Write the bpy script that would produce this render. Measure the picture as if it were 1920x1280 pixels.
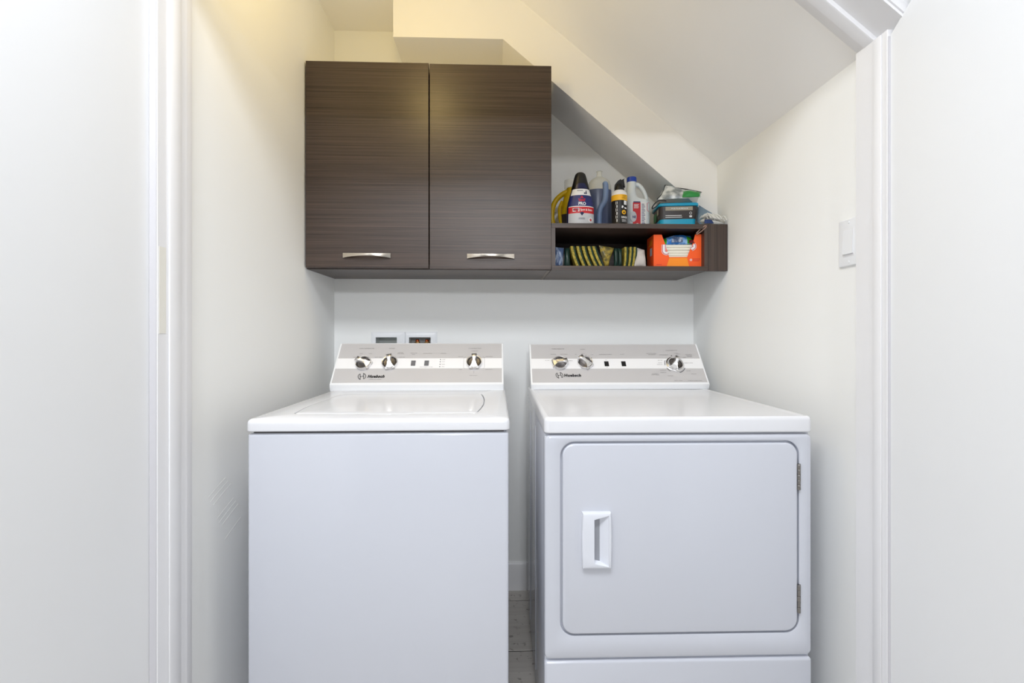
import bpy, bmesh, math, random
from mathutils import Vector, Matrix, noise
random.seed(7)
PI = math.pi
for o in list(bpy.data.objects):
    bpy.data.objects.remove(o, do_unlink=True)
C = bpy.context.scene.collection
S = bpy.context.scene

# ---------------------------------------------------------------- camera, light, exposure
cam = bpy.data.cameras.new('camera')
cam.sensor_width = 36.0
cam.lens = 870.0 * 36.0 / 1920.0
cam.shift_y = -13.0 / 1920.0
cam.clip_start = 0.02
camo = bpy.data.objects.new('camera', cam)
C.objects.link(camo)
camo.location = (0, 0, 1.124)
camo.rotation_euler = (PI / 2, 0, -math.atan(29 / 870))
S.camera = camo

w = bpy.data.worlds.new('world'); S.world = w
w.use_nodes = True
w.node_tree.nodes['Background'].inputs[0].default_value = (0.9, 0.95, 1.0, 1)
w.node_tree.nodes['Background'].inputs[1].default_value = 0.25

def area(name, loc, size, power, col, rot=(0, 0, 0), shape='SQUARE', size_y=None):
    l = bpy.data.lights.new(name, 'AREA'); l.shape = shape; l.size = size
    if size_y: l.size_y = size_y
    l.energy = power; l.color = col
    o = bpy.data.objects.new(name, l); C.objects.link(o)
    o.location = loc; o.rotation_euler = rot
    return o
area('hall_ceiling_lamp', (-0.24, 0.10, 2.43), 1.0, 28, (0.94, 0.965, 1.0), shape='RECTANGLE', size_y=0.6)
area('hall_far_lamp', (0.12, -3.0, 2.30), 0.20, 30, (0.94, 0.965, 1.0), rot=(PI / 3.2, 0, 0))
pl = bpy.data.lights.new('closet_bulb', 'POINT'); pl.energy = 2.35; pl.color = (1.0, 0.735, 0.28); pl.shadow_soft_size = 0.06
plo = bpy.data.objects.new('closet_bulb', pl); C.objects.link(plo); plo.location = (-0.30, 1.23, 2.21)

S.view_settings.view_transform = 'Standard'
S.view_settings.look = 'None'
S.view_settings.gamma = 1.0
S.view_settings.use_curve_mapping = False
S.view_settings.exposure = 0.34
S.cycles.max_bounces = 10
S.cycles.diffuse_bounces = 7

# ---------------------------------------------------------------- helpers: materials
def lin(c):
    return tuple((x / 255 / 12.92) if x / 255 <= 0.04045 else ((x / 255 + 0.055) / 1.055) ** 2.4 for x in c) + (1.0,)
def mat(name, c, rough=0.5, metal=0.0, coat=0.0, spec=0.5, bump=None, vary=None, trans=0.0, ior=1.45):
    m = bpy.data.materials.new(name); m.use_nodes = True
    nt = m.node_tree; b = nt.nodes['Principled BSDF']
    b.inputs['Base Color'].default_value = lin(c)
    b.inputs['Roughness'].default_value = rough
    b.inputs['Metallic'].default_value = metal
    b.inputs['Coat Weight'].default_value = coat
    b.inputs['Coat Roughness'].default_value = 0.08
    b.inputs['Specular IOR Level'].default_value = spec
    b.inputs['Transmission Weight'].default_value = trans
    b.inputs['IOR'].default_value = ior
    tc = nt.nodes.new('ShaderNodeTexCoord')
    if vary:      # (scale vec, other colour, lo, hi)
        mp = nt.nodes.new('ShaderNodeMapping'); mp.inputs['Scale'].default_value = vary[0]
        n = nt.nodes.new('ShaderNodeTexNoise'); n.inputs['Scale'].default_value = 1.0; n.inputs['Detail'].default_value = 6
        r = nt.nodes.new('ShaderNodeValToRGB')
        r.color_ramp.elements[0].position = vary[2]; r.color_ramp.elements[1].position = vary[3]
        r.color_ramp.elements[0].color = lin(c); r.color_ramp.elements[1].color = lin(vary[1])
        nt.links.new(tc.outputs['Object'], mp.inputs[0]); nt.links.new(mp.outputs[0], n.inputs['Vector'])
        nt.links.new(n.outputs['Fac'], r.inputs[0]); nt.links.new(r.outputs[0], b.inputs['Base Color'])
    if bump:      # (scale vec, strength, distance)
        mp = nt.nodes.new('ShaderNodeMapping'); mp.inputs['Scale'].default_value = bump[0]
        n = nt.nodes.new('ShaderNodeTexNoise'); n.inputs['Scale'].default_value = 1.0; n.inputs['Detail'].default_value = 4
        bp = nt.nodes.new('ShaderNodeBump'); bp.inputs['Strength'].default_value = bump[1]; bp.inputs['Distance'].default_value = bump[2]
        nt.links.new(tc.outputs['Object'], mp.inputs[0]); nt.links.new(mp.outputs[0], n.inputs['Vector'])
        nt.links.new(n.outputs['Fac'], bp.inputs['Height']); nt.links.new(bp.outputs[0], b.inputs['Normal'])
    return m
def see_through(name, c, clear, rough=0.3, tint=(255, 255, 255)):
    m = bpy.data.materials.new(name); m.use_nodes = True
    nt = m.node_tree; b = nt.nodes['Principled BSDF']; out = nt.nodes['Material Output']
    b.inputs['Base Color'].default_value = lin(c); b.inputs['Roughness'].default_value = rough
    t = nt.nodes.new('ShaderNodeBsdfTransparent'); t.inputs[0].default_value = lin(tint)
    mx = nt.nodes.new('ShaderNodeMixShader'); mx.inputs[0].default_value = clear
    nt.links.new(b.outputs[0], mx.inputs[1]); nt.links.new(t.outputs[0], mx.inputs[2]); nt.links.new(mx.outputs[0], out.inputs[0])
    return m
def wood(name, grain):     # grain: mapping scale, long along the grain
    m = bpy.data.materials.new(name); m.use_nodes = True
    nt = m.node_tree; b = nt.nodes['Principled BSDF']
    tc = nt.nodes.new('ShaderNodeTexCoord')
    def nz(sc, detail):
        mp = nt.nodes.new('ShaderNodeMapping'); mp.inputs['Scale'].default_value = sc
        n = nt.nodes.new('ShaderNodeTexNoise'); n.inputs['Scale'].default_value = 1; n.inputs['Detail'].default_value = detail
        n.inputs['Roughness'].default_value = 0.65
        nt.links.new(tc.outputs['Object'], mp.inputs[0]); nt.links.new(mp.outputs[0], n.inputs['Vector'])
        return n
    n1 = nz(grain, 5); n2 = nz(tuple(g * 0.22 for g in grain), 3)
    mx = nt.nodes.new('ShaderNodeMath'); mx.operation = 'MULTIPLY_ADD'; mx.inputs[1].default_value = 0.72
    m2 = nt.nodes.new('ShaderNodeMath'); m2.operation = 'MULTIPLY'; m2.inputs[1].default_value = 0.28
    nt.links.new(n2.outputs['Fac'], m2.inputs[0]); nt.links.new(n1.outputs['Fac'], mx.inputs[0]); nt.links.new(m2.outputs[0], mx.inputs[2])
    r = nt.nodes.new('ShaderNodeValToRGB')
    r.color_ramp.elements[0].position = 0.36; r.color_ramp.elements[1].position = 0.66
    r.color_ramp.elements[0].color = lin((33, 25, 22)); r.color_ramp.elements[1].color = lin((86, 70, 62))
    nt.links.new(mx.outputs[0], r.inputs[0]); nt.links.new(r.outputs[0], b.inputs['Base Color'])
    b.inputs['Roughness'].default_value = 0.34
    bp = nt.nodes.new('ShaderNodeBump'); bp.inputs['Strength'].default_value = 0.35; bp.inputs['Distance'].default_value = 0.0006
    nt.links.new(n1.outputs['Fac'], bp.inputs['Height']); nt.links.new(bp.outputs[0], b.inputs['Normal'])
    return m
def tile_mat():
    m = mat('floor_tile', (204, 200, 194), 0.42, vary=((2, 60, 2), (188, 183, 178), 0.35, 0.7))
    nt = m.node_tree; b = nt.nodes['Principled BSDF']; tc = nt.nodes['Texture Coordinate']
    v = nt.nodes.new('ShaderNodeTexNoise'); v.inputs['Scale'].default_value = 42; v.inputs['Detail'].default_value = 8
    r = nt.nodes.new('ShaderNodeValToRGB'); r.color_ramp.elements[0].position = 0.60; r.color_ramp.elements[1].position = 0.68
    mx = nt.nodes.new('ShaderNodeMixRGB'); mx.inputs[2].default_value = lin((150, 144, 138))
    src = b.inputs['Base Color'].links[0].from_socket
    nt.links.new(tc.outputs['Object'], v.inputs['Vector']); nt.links.new(v.outputs['Fac'], r.inputs[0])
    nt.links.new(r.outputs[0], mx.inputs[0]); nt.links.new(src, mx.inputs[1]); nt.links.new(mx.outputs[0], b.inputs['Base Color'])
    return m

WALL = mat('wall_paint', (245, 246, 245), 0.62, bump=((160, 160, 160), 0.08, 0.0006))
HALL = mat('hall_paint', (180, 182, 184), 0.7)
CEIL = mat('ceiling_paint', (248, 247, 245), 0.8)
TRIM = mat('trim_paint', (234, 234, 236), 0.35)
DOORP = mat('door_paint', (231, 232, 233), 0.45)
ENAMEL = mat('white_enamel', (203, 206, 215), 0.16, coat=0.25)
ENAMEL_LIT = mat('white_enamel_lit', (223, 224, 228), 0.2, coat=0.12)  # same white enamel, lightened for tops under the overhead light
WPLASTIC = mat('white_plastic', (238, 240, 243), 0.3)
HANDLEW = mat('handle_plastic', (222, 225, 233), 0.32)
FASCIA = mat('silver_fascia', (193, 191, 192), 0.42, metal=0.0)
STRIPE = mat('white_stripe', (240, 240, 242), 0.4)
CHROME = mat('chrome', (236, 235, 236), 0.17, metal=1.0)
SATIN = mat('satin_chrome', (222, 221, 221), 0.3, metal=1.0)
CHROME_SHADE = mat('shaded_chrome', (118, 114, 112), 0.34, metal=1.0)  # chrome darkened: dark reflections in the knob scoops painted in
NICKEL = mat('brushed_nickel', (214, 205, 192), 0.22, metal=1.0)
STEEL = mat('hinge_steel', (150, 146, 142), 0.35, metal=1.0)
BLACK = mat('black_plastic', (20, 20, 22), 0.4)
SEAL = mat('dark_seal', (70, 66, 66), 0.6)
INK = mat('black_ink', (28, 27, 30), 0.6)
GINK = mat('grey_ink', (112, 110, 114), 0.6)
GBUT = mat('grey_button', (108, 108, 112), 0.45)
WOODH = wood('dark_laminate', (3, 8, 760))
WOODV = wood('dark_laminate_upright', (620, 8, 3))
WOODD = wood('dark_laminate_depth', (5, 420, 420))
BOUNCE_WHITE = mat('bounce_white', (232, 230, 226), 0.5)  # unseen cabinet top, coloured white to throw light upwards
CREAM = mat('cream_filler', (231, 229, 221), 0.5)
GAP_SHADE = mat('gap_shade_grey', (203, 202, 206), 0.6)  # shade of the leaf-to-jamb gap, painted as grey
SCUFF = mat('grey_scuff', (222, 223, 220), 0.9)
LEDGE = mat('worn_laminate_edge', (122, 112, 104), 0.5)
TILE = tile_mat()
GROUT = mat('grout', (70, 66, 62), 0.9)
COPPER = mat('copper', (200, 104, 62), 0.3, metal=1.0)
BRASS = mat('brass', (196, 160, 110), 0.35, metal=1.0)
GREYP = mat('grey_plastic', (168, 172, 170), 0.5)
DGREYP = mat('dim_grey_plastic', (196, 200, 198), 0.6)
NAVY = mat('navy_plastic', (26, 30, 74), 0.28)
NAVYL = mat('navy_print', (36, 44, 104), 0.35)
RED = mat('red_print', (200, 36, 46), 0.4)
WHITEP = mat('white_print', (232, 232, 234), 0.4)
LGREY = mat('light_grey_print', (196, 198, 204), 0.4)
YELLOW = mat('yellow_plastic', (214, 178, 20), 0.35)
AMBER = mat('amber_print', (236, 178, 32), 0.4)
ORANGE = mat('orange_card', (250, 92, 22), 0.5)
ORANGE2 = mat('amber_card', (252, 146, 24), 0.5)
ORANGED = mat('orange_card_side', (232, 80, 20), 0.5)
BLUECAP = mat('blue_cap', (32, 66, 164), 0.35)
CYAN = mat('cyan_plastic', (22, 168, 208), 0.35)
DLABEL = mat('charcoal_label', (58, 52, 52), 0.4)
BEIGE = mat('beige_print', (168, 160, 142), 0.45)
GREEN = mat('green_print', (44, 142, 66), 0.45)
DGREEN = mat('dark_green_film', (22, 48, 42), 0.3)
MILKY = see_through('milky_plastic', (222, 224, 218), 0.42, 0.3)
MILKY2 = mat('milky_white_plastic', (220, 228, 232), 0.35)
CLEAR = see_through('clear_plastic', (235, 235, 225), 0.72, 0.1)
LIQUID = mat('blue_liquid', (86, 97, 128), 0.3)
LIQUIDL = mat('blue_liquid_light', (126, 150, 192), 0.35)
FILM = mat('silver_film', (140, 148, 152), 0.22, metal=0.3, vary=((26, 26, 26), (230, 234, 234), 0.40, 0.60))
FILMD = mat('dark_film_edge', (40, 42, 46), 0.4)
GREYBLUE = mat('grey_blue_cloth', (120, 140, 156), 0.8)
WCLOTH = mat('white_cloth', (218, 218, 214), 0.95)
RAG = mat('grey_white_cloth', (196, 190, 186), 0.9)
BCLOTH = mat('blue_bag', (70, 88, 122), 0.3, vary=((90, 90, 24), (186, 198, 216), 0.48, 0.70))
NAVYBAG = mat('navy_cloth', (34, 56, 106), 0.6)
SPONGE = mat('yellow_sponge', (178, 158, 66), 0.75, vary=((140, 140, 140), (120, 108, 40), 0.4, 0.62))
SPONGE_G = mat('scouring_green', (26, 52, 40), 0.9)
WRAP = mat('yellow_wrap', (160, 138, 52), 0.25, vary=((70, 70, 70), (82, 76, 44), 0.40, 0.60))
PADS = mat('cream_sheets', (232, 228, 214), 0.8)
BLUEFILM = mat('blue_film', (52, 122, 200), 0.18, vary=((40, 40, 40), (150, 190, 232), 0.45, 0.65))
GREENFILM = mat('green_film', (64, 150, 40), 0.2)
MAROON = mat('maroon_film', (96, 30, 40), 0.3)
TWIST = mat('twist_tie', (160, 130, 116), 0.5)

# ---------------------------------------------------------------- helpers: objects
WM = {}
def thing(name, label, cat, loc=(0, 0, 0), rz=0.0, group=None, kind=None):
    o = bpy.data.objects.new(name, None); C.objects.link(o)
    o.empty_display_size = 0.05
    o.location = loc; o.rotation_euler = (0, 0, rz)
    if label: o['label'] = label
    if cat: o['category'] = cat
    if group: o['group'] = group
    if kind: o['kind'] = kind
    WM[o.name] = Matrix.Translation(loc) @ Matrix.Rotation(rz, 4, 'Z')
    return o
def part(name, bm, m, parent=None, world=True, smooth=35, label=None, kind=None):
    if parent is not None and world:
        bm.transform(WM[parent.name].inverted())
    bmesh.ops.recalc_face_normals(bm, faces=bm.faces)
    me = bpy.data.meshes.new(name); bm.to_mesh(me); bm.free()
    ms = m if isinstance(m, (list, tuple)) else [m]
    for x in ms: me.materials.append(x)
    if smooth:
        for p in me.polygons: p.use_smooth = True
        me.set_sharp_from_angle(angle=math.radians(smooth))
    o = bpy.data.objects.new(name, me); C.objects.link(o)
    if parent is not None:
        o.parent = parent; WM[o.name] = WM[parent.name]
    else:
        WM[o.name] = Matrix.Identity(4)
    if label: o['label'] = label
    if kind: o['kind'] = kind
    return o
def struct(name, bm, m, parent=None, smooth=35):
    return part(name, bm, m, parent, smooth=smooth, kind='structure' if parent is None else None)
SMALL = ('name_end', 'printed_marks', 'white_lettering', 'dark_lettering', 'small_print', 'side_print', 'label_lines', 'label_lettering', 'red_lettering', 'band_lettering')
def flat(bm, m, name, parent, world=True, smooth=0, label=None):      # printed film
    return part(name, bm, m, parent, world, smooth, label, kind='stuff' if name in SMALL else None)

def B(): return bmesh.new()
def box(bm, x0, x1, y0, y1, z0, z1, bev=0.0, seg=2, mi=0):
    vs = [bm.verts.new((x, y, z)) for x in (x0, x1) for y in (y0, y1) for z in (z0, z1)]
    fs = []
    for q in ((0, 1, 3, 2), (4, 6, 7, 5), (0, 4, 5, 1), (2, 3, 7, 6), (0, 2, 6, 4), (1, 5, 7, 3)):
        f = bm.faces.new([vs[i] for i in q]); f.material_index = mi; fs.append(f)
    if bev > 0:
        es = list({e for f in fs for e in f.edges})
        bmesh.ops.bevel(bm, geom=es, offset=bev, segments=seg, profile=0.5, affect='EDGES')
    return bm
def prism(bm, poly, axis, a, b, mi=0):       # poly in the two other axes
    def P(p, d):
        return {'x': (d, p[0], p[1]), 'y': (p[0], d, p[1]), 'z': (p[0], p[1], d)}[axis]
    A = [bm.verts.new(P(p, a)) for p in poly]; D = [bm.verts.new(P(p, b)) for p in poly]
    n = len(poly)
    f = [bm.faces.new(A), bm.faces.new(D[::-1])]
    for i in range(n):
        f.append(bm.faces.new([A[i], D[i], D[(i + 1) % n], A[(i + 1) % n]]))
    for x in f: x.material_index = mi
    return bm
def loft(bm, rings, cap0=True, cap1=True, closed=True, mi=0, mis=None):
    vr = [[bm.verts.new(p) for p in r] for r in rings]
    n = len(rings[0])
    for k in range(len(vr) - 1):
        for i in range(n if closed else n - 1):
            j = (i + 1) % n
            try:
                f = bm.faces.new([vr[k][i], vr[k][j], vr[k + 1][j], vr[k + 1][i]])
                f.material_index = mis[k] if mis else mi
            except ValueError: pass
    if cap0: f = bm.faces.new(vr[0][::-1]); f.material_index = mis[0] if mis else mi
    if cap1: f = bm.faces.new(vr[-1]); f.material_index = mis[-1] if mis else mi
    return bm
def ring(cx, cy, z, rx, ry=None, n=28, e=1.0, a0=0, a1=2 * PI):
    ry = rx if ry is None else ry
    full = abs(a1 - a0 - 2 * PI) < 1e-6
    out = []
    for i in range(n if full else n + 1):
        a = a0 + (a1 - a0) * i / n
        c, s = math.cos(a), math.sin(a)
        out.append(Vector((cx + rx * math.copysign(abs(c) ** e, c), cy + ry * math.copysign(abs(s) ** e, s), z)))
    return out
def lathe(bm, prof, n=28, e=1.0, cx=0, cy=0, cap=True, mi=0, mis=None):     # prof: (r, z) or (rx, ry, z)
    rs = [ring(cx, cy, p[-1], p[0], p[1] if len(p) == 3 else p[0], n, e) for p in prof]
    return loft(bm, rs, cap, cap, mi=mi, mis=mis)
def sheet(bm, prof, a0, a1, n=16, e=1.0, cx=0, cy=0, mi=0):    # an open piece of a lathe, for labels
    rs = [ring(cx, cy, p[-1], p[0], p[1] if len(p) == 3 else p[0], n, e, a0, a1) for p in prof]
    return loft(bm, rs, False, False, closed=False, mi=mi)
def smooth_path(pts, k=6):
    P = [Vector(p) for p in pts]; out = []
    for i in range(len(P) - 1):
        p0, p1, p2, p3 = P[max(i - 1, 0)], P[i], P[i + 1], P[min(i + 2, len(P) - 1)]
        for j in range(k):
            t = j / k
            out.append(0.5 * ((2 * p1) + (p2 - p0) * t + (2 * p0 - 5 * p1 + 4 * p2 - p3) * t * t + (3 * p1 - p0 - 3 * p2 + p3) * t ** 3))
    out.append(P[-1]); return out
def tube(bm, pts, r, seg=10, flatten=1.0, mi=0):
    P = [Vector(p) for p in pts]; n = len(P); rings = []; up = None
    for i in range(n):
        t = (P[min(i + 1, n - 1)] - P[max(i - 1, 0)]).normalized()
        if up is None:
            up = t.orthogonal().normalized()
        up = (up - t * up.dot(t)).normalized(); sd = t.cross(up)
        rr_ = r[i] if isinstance(r, (list, tuple)) else r
        rings.append([P[i] + (up * math.cos(2 * PI * k / seg) + sd * math.sin(2 * PI * k / seg) * flatten) * rr_ for k in range(seg)])
    return loft(bm, rings, mi=mi)
def rr(x0, x1, y0, y1, r, k=6, m=1):        # rounded rectangle outline, k steps a corner, m steps a side
    pts = []
    cs = [(x1 - r, y0 + r, -PI / 2), (x1 - r, y1 - r, 0), (x0 + r, y1 - r, PI / 2), (x0 + r, y0 + r, PI)]
    for ci, (cx, cy, a) in enumerate(cs):
        for i in range(k + 1):
            t = a + (PI / 2) * i / k
            pts.append((cx + r * math.cos(t), cy + r * math.sin(t)))
        if m > 1:
            nx = cs[(ci + 1) % 4]; q = (nx[0] + r * math.cos(nx[2]), nx[1] + r * math.sin(nx[2])); p = pts[-1]
            for i in range(1, m):
                pts.append((p[0] + (q[0] - p[0]) * i / m, p[1] + (q[1] - p[1]) * i / m))
    return pts
def top_(p, d): return Vector((p[0], p[1], d))       # outline in plan, d = height
def front_(p, d): return Vector((p[0], d, p[1]))     # outline in elevation, d = depth
def side_(p, d): return Vector((d, p[0], p[1]))      # outline on a side wall
def slab(bm, x0, x1, y0, y1, d0, d1, r, fn, bev=0.003, k=6, mi=0):   # rounded slab from back d0 to face d1, edge rounded
    s = 1 if d1 > d0 else -1
    L = [[fn(p, d0) for p in rr(x0, x1, y0, y1, r, k)]]
    for i in range(4):
        a = PI / 2 * i / 3; q = bev * (1 - math.cos(a)); h = bev * (1 - math.sin(a))
        L.append([fn(p, d1 - s * h) for p in rr(x0 + q, x1 - q, y0 + q, y1 - q, max(r - q, 0.0004), k)])
    return loft(bm, L, mi=mi)
def text(bm, s, M, size, width=None, bold=0.0, shear=0.0, align='CENTER'):
    cu = bpy.data.curves.new('txt', 'FONT'); cu.body = s; cu.size = 1.0; cu.align_x = align; cu.align_y = 'CENTER'
    cu.offset = bold; cu.space_character = 1.13 if bold > 0.05 else 1.0; cu.shear = shear; cu.resolution_u = 2
    o = bpy.data.objects.new('txt', cu); C.objects.link(o)
    bpy.context.view_layer.update()
    me = bpy.data.meshes.new_from_object(o.evaluated_get(bpy.context.evaluated_depsgraph_get()))
    bpy.data.objects.remove(o, do_unlink=True); bpy.data.curves.remove(cu)
    if not me.vertices: return bm
    xs = [v.co.x for v in me.vertices]; W = max(xs) - min(xs)
    sx = (width / W) if width else size
    me.transform(M @ Matrix.Diagonal((sx, size, 1, 1)))
    bm.from_mesh(me); bpy.data.meshes.remove(me)
    return bm
def frame(o, u, v):
    u = Vector(u).normalized(); v = Vector(v).normalized(); n = u.cross(v)
    M = Matrix((u, v, n)).transposed().to_4x4(); M.translation = Vector(o); return M
def quad(bm, M, x0, x1, y0, y1, mi=0):
    f = bm.faces.new([bm.verts.new(M @ Vector(p)) for p in ((x0, y0, 0), (x1, y0, 0), (x1, y1, 0), (x0, y1, 0))]); f.material_index = mi
    return bm
def poly(bm, M, pts, mi=0):
    f = bm.faces.new([bm.verts.new(M @ Vector((p[0], p[1], 0))) for p in pts]); f.material_index = mi
    return bm
def stroke(bm, M, pts, wd, mi=0):
    P = [Vector((p[0], p[1])) for p in pts]
    L, R = [], []
    for i in range(len(P)):
        t = (P[min(i + 1, len(P) - 1)] - P[max(i - 1, 0)]).normalized(); n = Vector((-t.y, t.x))
        ww = wd[i] if isinstance(wd, (list, tuple)) else wd
        a = P[i] + n * ww / 2; b = P[i] - n * ww / 2
        L.append(bm.verts.new(M @ Vector((a.x, a.y, 0)))); R.append(bm.verts.new(M @ Vector((b.x, b.y, 0))))
    for i in range(len(P) - 1):
        f = bm.faces.new([L[i], R[i], R[i + 1], L[i + 1]]); f.material_index = mi
    return bm
def pouch(bm, c00, c10, c11, c01, thick, n=14, m=10, rough=0.004, seed=0.0, flange=0.10, mi=0, mat_fn=None):
    c00, c10, c11, c01 = map(Vector, (c00, c10, c11, c01))
    nrm = (c10 - c00).cross(c01 - c00).normalized()
    def pt(i, j, s):
        u, v = i / n, j / m
        p = c00 * (1 - u) * (1 - v) + c10 * u * (1 - v) + c11 * u * v + c01 * (1 - u) * v
        a = min(min(u, 1 - u) / 0.42, 1); b = min(min(v, 1 - v) / 0.42, 1)
        f = flange
        a = max(0, (a - f) / (1 - f)); b = max(0, (b - f) / (1 - f))
        h = (a * (2 - a)) ** 0.6 * (b * (2 - b)) ** 0.6
        nz = noise.noise(p * 45 + Vector((seed, seed, s * 3))) + 0.5 * noise.noise(p * 110 + Vector((seed, 0, s)))
        return p + nrm * s * (thick * 0.5 * h + 0.0006 + rough * nz * (0.25 + 0.75 * h) * (1 if s > 0 else 0.4)) + nrm * (noise.noise(p * 22 + Vector((seed, 5, 0))) * rough * 1.1)
    F = [[bm.verts.new(pt(i, j, 1)) for j in range(m + 1)] for i in range(n + 1)]
    K = [[bm.verts.new(pt(i, j, -1)) for j in range(m + 1)] for i in range(n + 1)]
    for i in range(n):
        for j in range(m):
            f = bm.faces.new([F[i][j], F[i + 1][j], F[i + 1][j + 1], F[i][j + 1]])
            g = bm.faces.new([K[i][j], K[i][j + 1], K[i + 1][j + 1], K[i + 1][j]])
            q = mat_fn((i + .5) / n, (j + .5) / m) if mat_fn else mi
            f.material_index = q; g.material_index = q
    per = [(i, 0) for i in range(n)] + [(n, j) for j in range(m)] + [(i, m) for i in range(n, 0, -1)] + [(0, j) for j in range(m, 0, -1)]
    for a in range(len(per)):
        i, j = per[a]; k, l = per[(a + 1) % len(per)]
        f = bm.faces.new([F[i][j], K[i][j], K[k][l], F[k][l]]); f.material_index = mi
    return bm

# ---------------------------------------------------------------- the room
XL, XR, YB, ZC = -0.707, 0.881, 2.049, 2.450
YF0, YF1 = 0.975, 1.085                      # front wall of the closet
# floor: slab and tiles
bm = B(); box(bm, -1.85, 1.85, -4.4, 2.2, -0.06, -0.0012); floor = struct('floor', bm, GROUT)
tw, tl = 0.605, 0.3135
bm = B(); box(bm, 0, tw - 0.004, 0, tl - 0.0045, -0.008, 0.0, 0.001, 1)
proto = part('tile', bm, TILE, floor)
for i in range(6):
    for j in range(20):
        t = proto
        if i or j: t = proto.copy(); C.objects.link(t)
        t.location = (-1.961 + i * tw, 1.962 - (j + 1) * tl + 0.0015, 0)
bm = B(); box(bm, 0, tw - 0.003, 0, 0.085, -0.008, 0.0, 0.001, 1)      # cut row along the back wall
cut = part('tile', bm, TILE, floor)
for i in range(1, 5):
    t = cut
    if i > 1: t = cut.copy(); C.objects.link(t)
    t.location = (-1.961 + i * tw, 1.9635, 0)
# walls
bm = B()
hx0, hx1, hz0, hz1 = -0.527, -0.287, 1.000, 1.1125
box(bm, -0.83, hx0, YB, YB + 0.1, 0, ZC); box(bm, hx1, 1.0, YB, YB + 0.1, 0, ZC)
box(bm, hx0, hx1, YB, YB + 0.1, 0, hz0); box(bm, hx0, hx1, YB, YB + 0.1, hz1, ZC)
box(bm, -0.434, -0.383, YB, YB + 0.1, hz0, hz1); box(bm, hx0, hx1, YB + 0.085, YB + 0.1, hz0, hz1)
struct('wall_back', bm, WALL)
bm = B(); box(bm, XL - 0.12, XL, YF1, YB, 0, ZC); wl = struct('wall_left', bm, WALL)
for k in range(7):
    bm = B(); y_ = 1.19 + 0.012 * k; z_ = 0.735 - 0.022 * k + 0.01 * (k % 3)
    tube(bm, [(XL, y_ - 0.03, z_ - 0.012), (XL, y_, z_), (XL, y_ + 0.045, z_ + 0.016)], 0.0006, 4, 1.0)
    part('scuff', bm, SCUFF, wl)
bm = B(); box(bm, XR, XR + 0.12, YF1, YB, 0, ZC); struct('wall_right', bm, WALL)
bm = B(); box(bm, -1.85, 1.85, -4.4, 2.2, ZC, ZC + 0.06); struct('ceiling', bm, CEIL)
# stair: sloped ceiling and the beam across the back
SL = 0.816
YK = 1.824
xs = 0.271 - (ZC - 2.295) / SL
bm = B(); prism(bm, [(xs, ZC), (XR, 2.295 - SL * (XR - 0.271)), (XR, ZC)], 'y', YF1, YK); struct('ceiling_slope', bm, CEIL)
bm = B()
prism(bm, [(-0.403, ZC), (-0.403, 2.285), (0.025, 2.285), (XR, 2.285 - 0.838 * (XR - 0.025)), (XR, ZC)], 'y', YK, YB)
struct('wall_stair', bm, CEIL)
# front wall with the clipped door opening, hall shell
JL, JR = -0.690, 0.860
HZ = 1.985
xk = JR - (HZ - 1.797) / 0.80
bm = B(); box(bm, -1.85, XL - 0.003, YF0, YF1, 0, ZC); struct('wall_front_left', bm, WALL)
bm = B(); box(bm, XR + 0.003, 1.85, YF0, YF1, 0, ZC); struct('wall_front_right', bm, WALL)
e = 0.018
zr = 1.797 - 0.80 * (XR - JR)
bm = B(); prism(bm, [(XL - 0.003, ZC), (XL - 0.003, HZ + e), (xk + 0.3 * e, HZ + e), (XR + 0.003, zr + e * 1.25), (XR + 0.003, ZC)], 'y', YF0, YF1)
struct('wall_front', bm, WALL)
bm = B(); box(bm, -1.85, -1.75, -4.4, YF0, 0, ZC); struct('wall_hall_left', bm, HALL)
bm = B(); box(bm, 1.75, 1.85, -4.4, YF0, 0, ZC); struct('wall_hall_right', bm, HALL)
bm = B(); box(bm, -1.75, 1.75, -4.4, -4.3, 0, ZC); struct('wall_hall_back', bm, HALL)
# jambs: board, stop, inner lip
bm = B()
box(bm, -0.7055, JL, 0.968, 1.060, 0, HZ, 0.001, 1)
box(bm, JL, JL + 0.004, 0.999, 1.034, 0, HZ, 0.0015, 2)
box(bm, -0.7065, JL - 0.006, 1.060, 1.086, 0, HZ, 0.002, 2)
tr1 = struct('trim_1', bm, TRIM)
bm = B(); box(bm, -0.7055, JL - 0.0015, 0.9665, 0.9685, 0, 1.98); part('gap_shade_strip', bm, GAP_SHADE, tr1)  # added strip, its grey paints the shaded gap beside the leaf
bm = B(); box(bm, JL - 0.002, JL + 0.0006, 0.972, 0.992, 1.126, 1.305); part('filler_patch', bm, CREAM, tr1, label='cream filler patch over an old hinge mortise')
bm = B()
box(bm, JR, XR, 0.9935, 1.084, 0, 1.796, 0.001, 1)
box(bm, JR - 0.0022, JR, 1.008, 1.032, 0, 1.794, 0.0015, 2)
tr2 = struct('trim_2', bm, TRIM)
bm = B(); box(bm, JR + 0.0008, JR + 0.0065, 0.9922, 0.9940, 0, 1.78); part('gap_shade_strip', bm, GAP_SHADE, tr2)  # same painted gap shade on the right jamb
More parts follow.
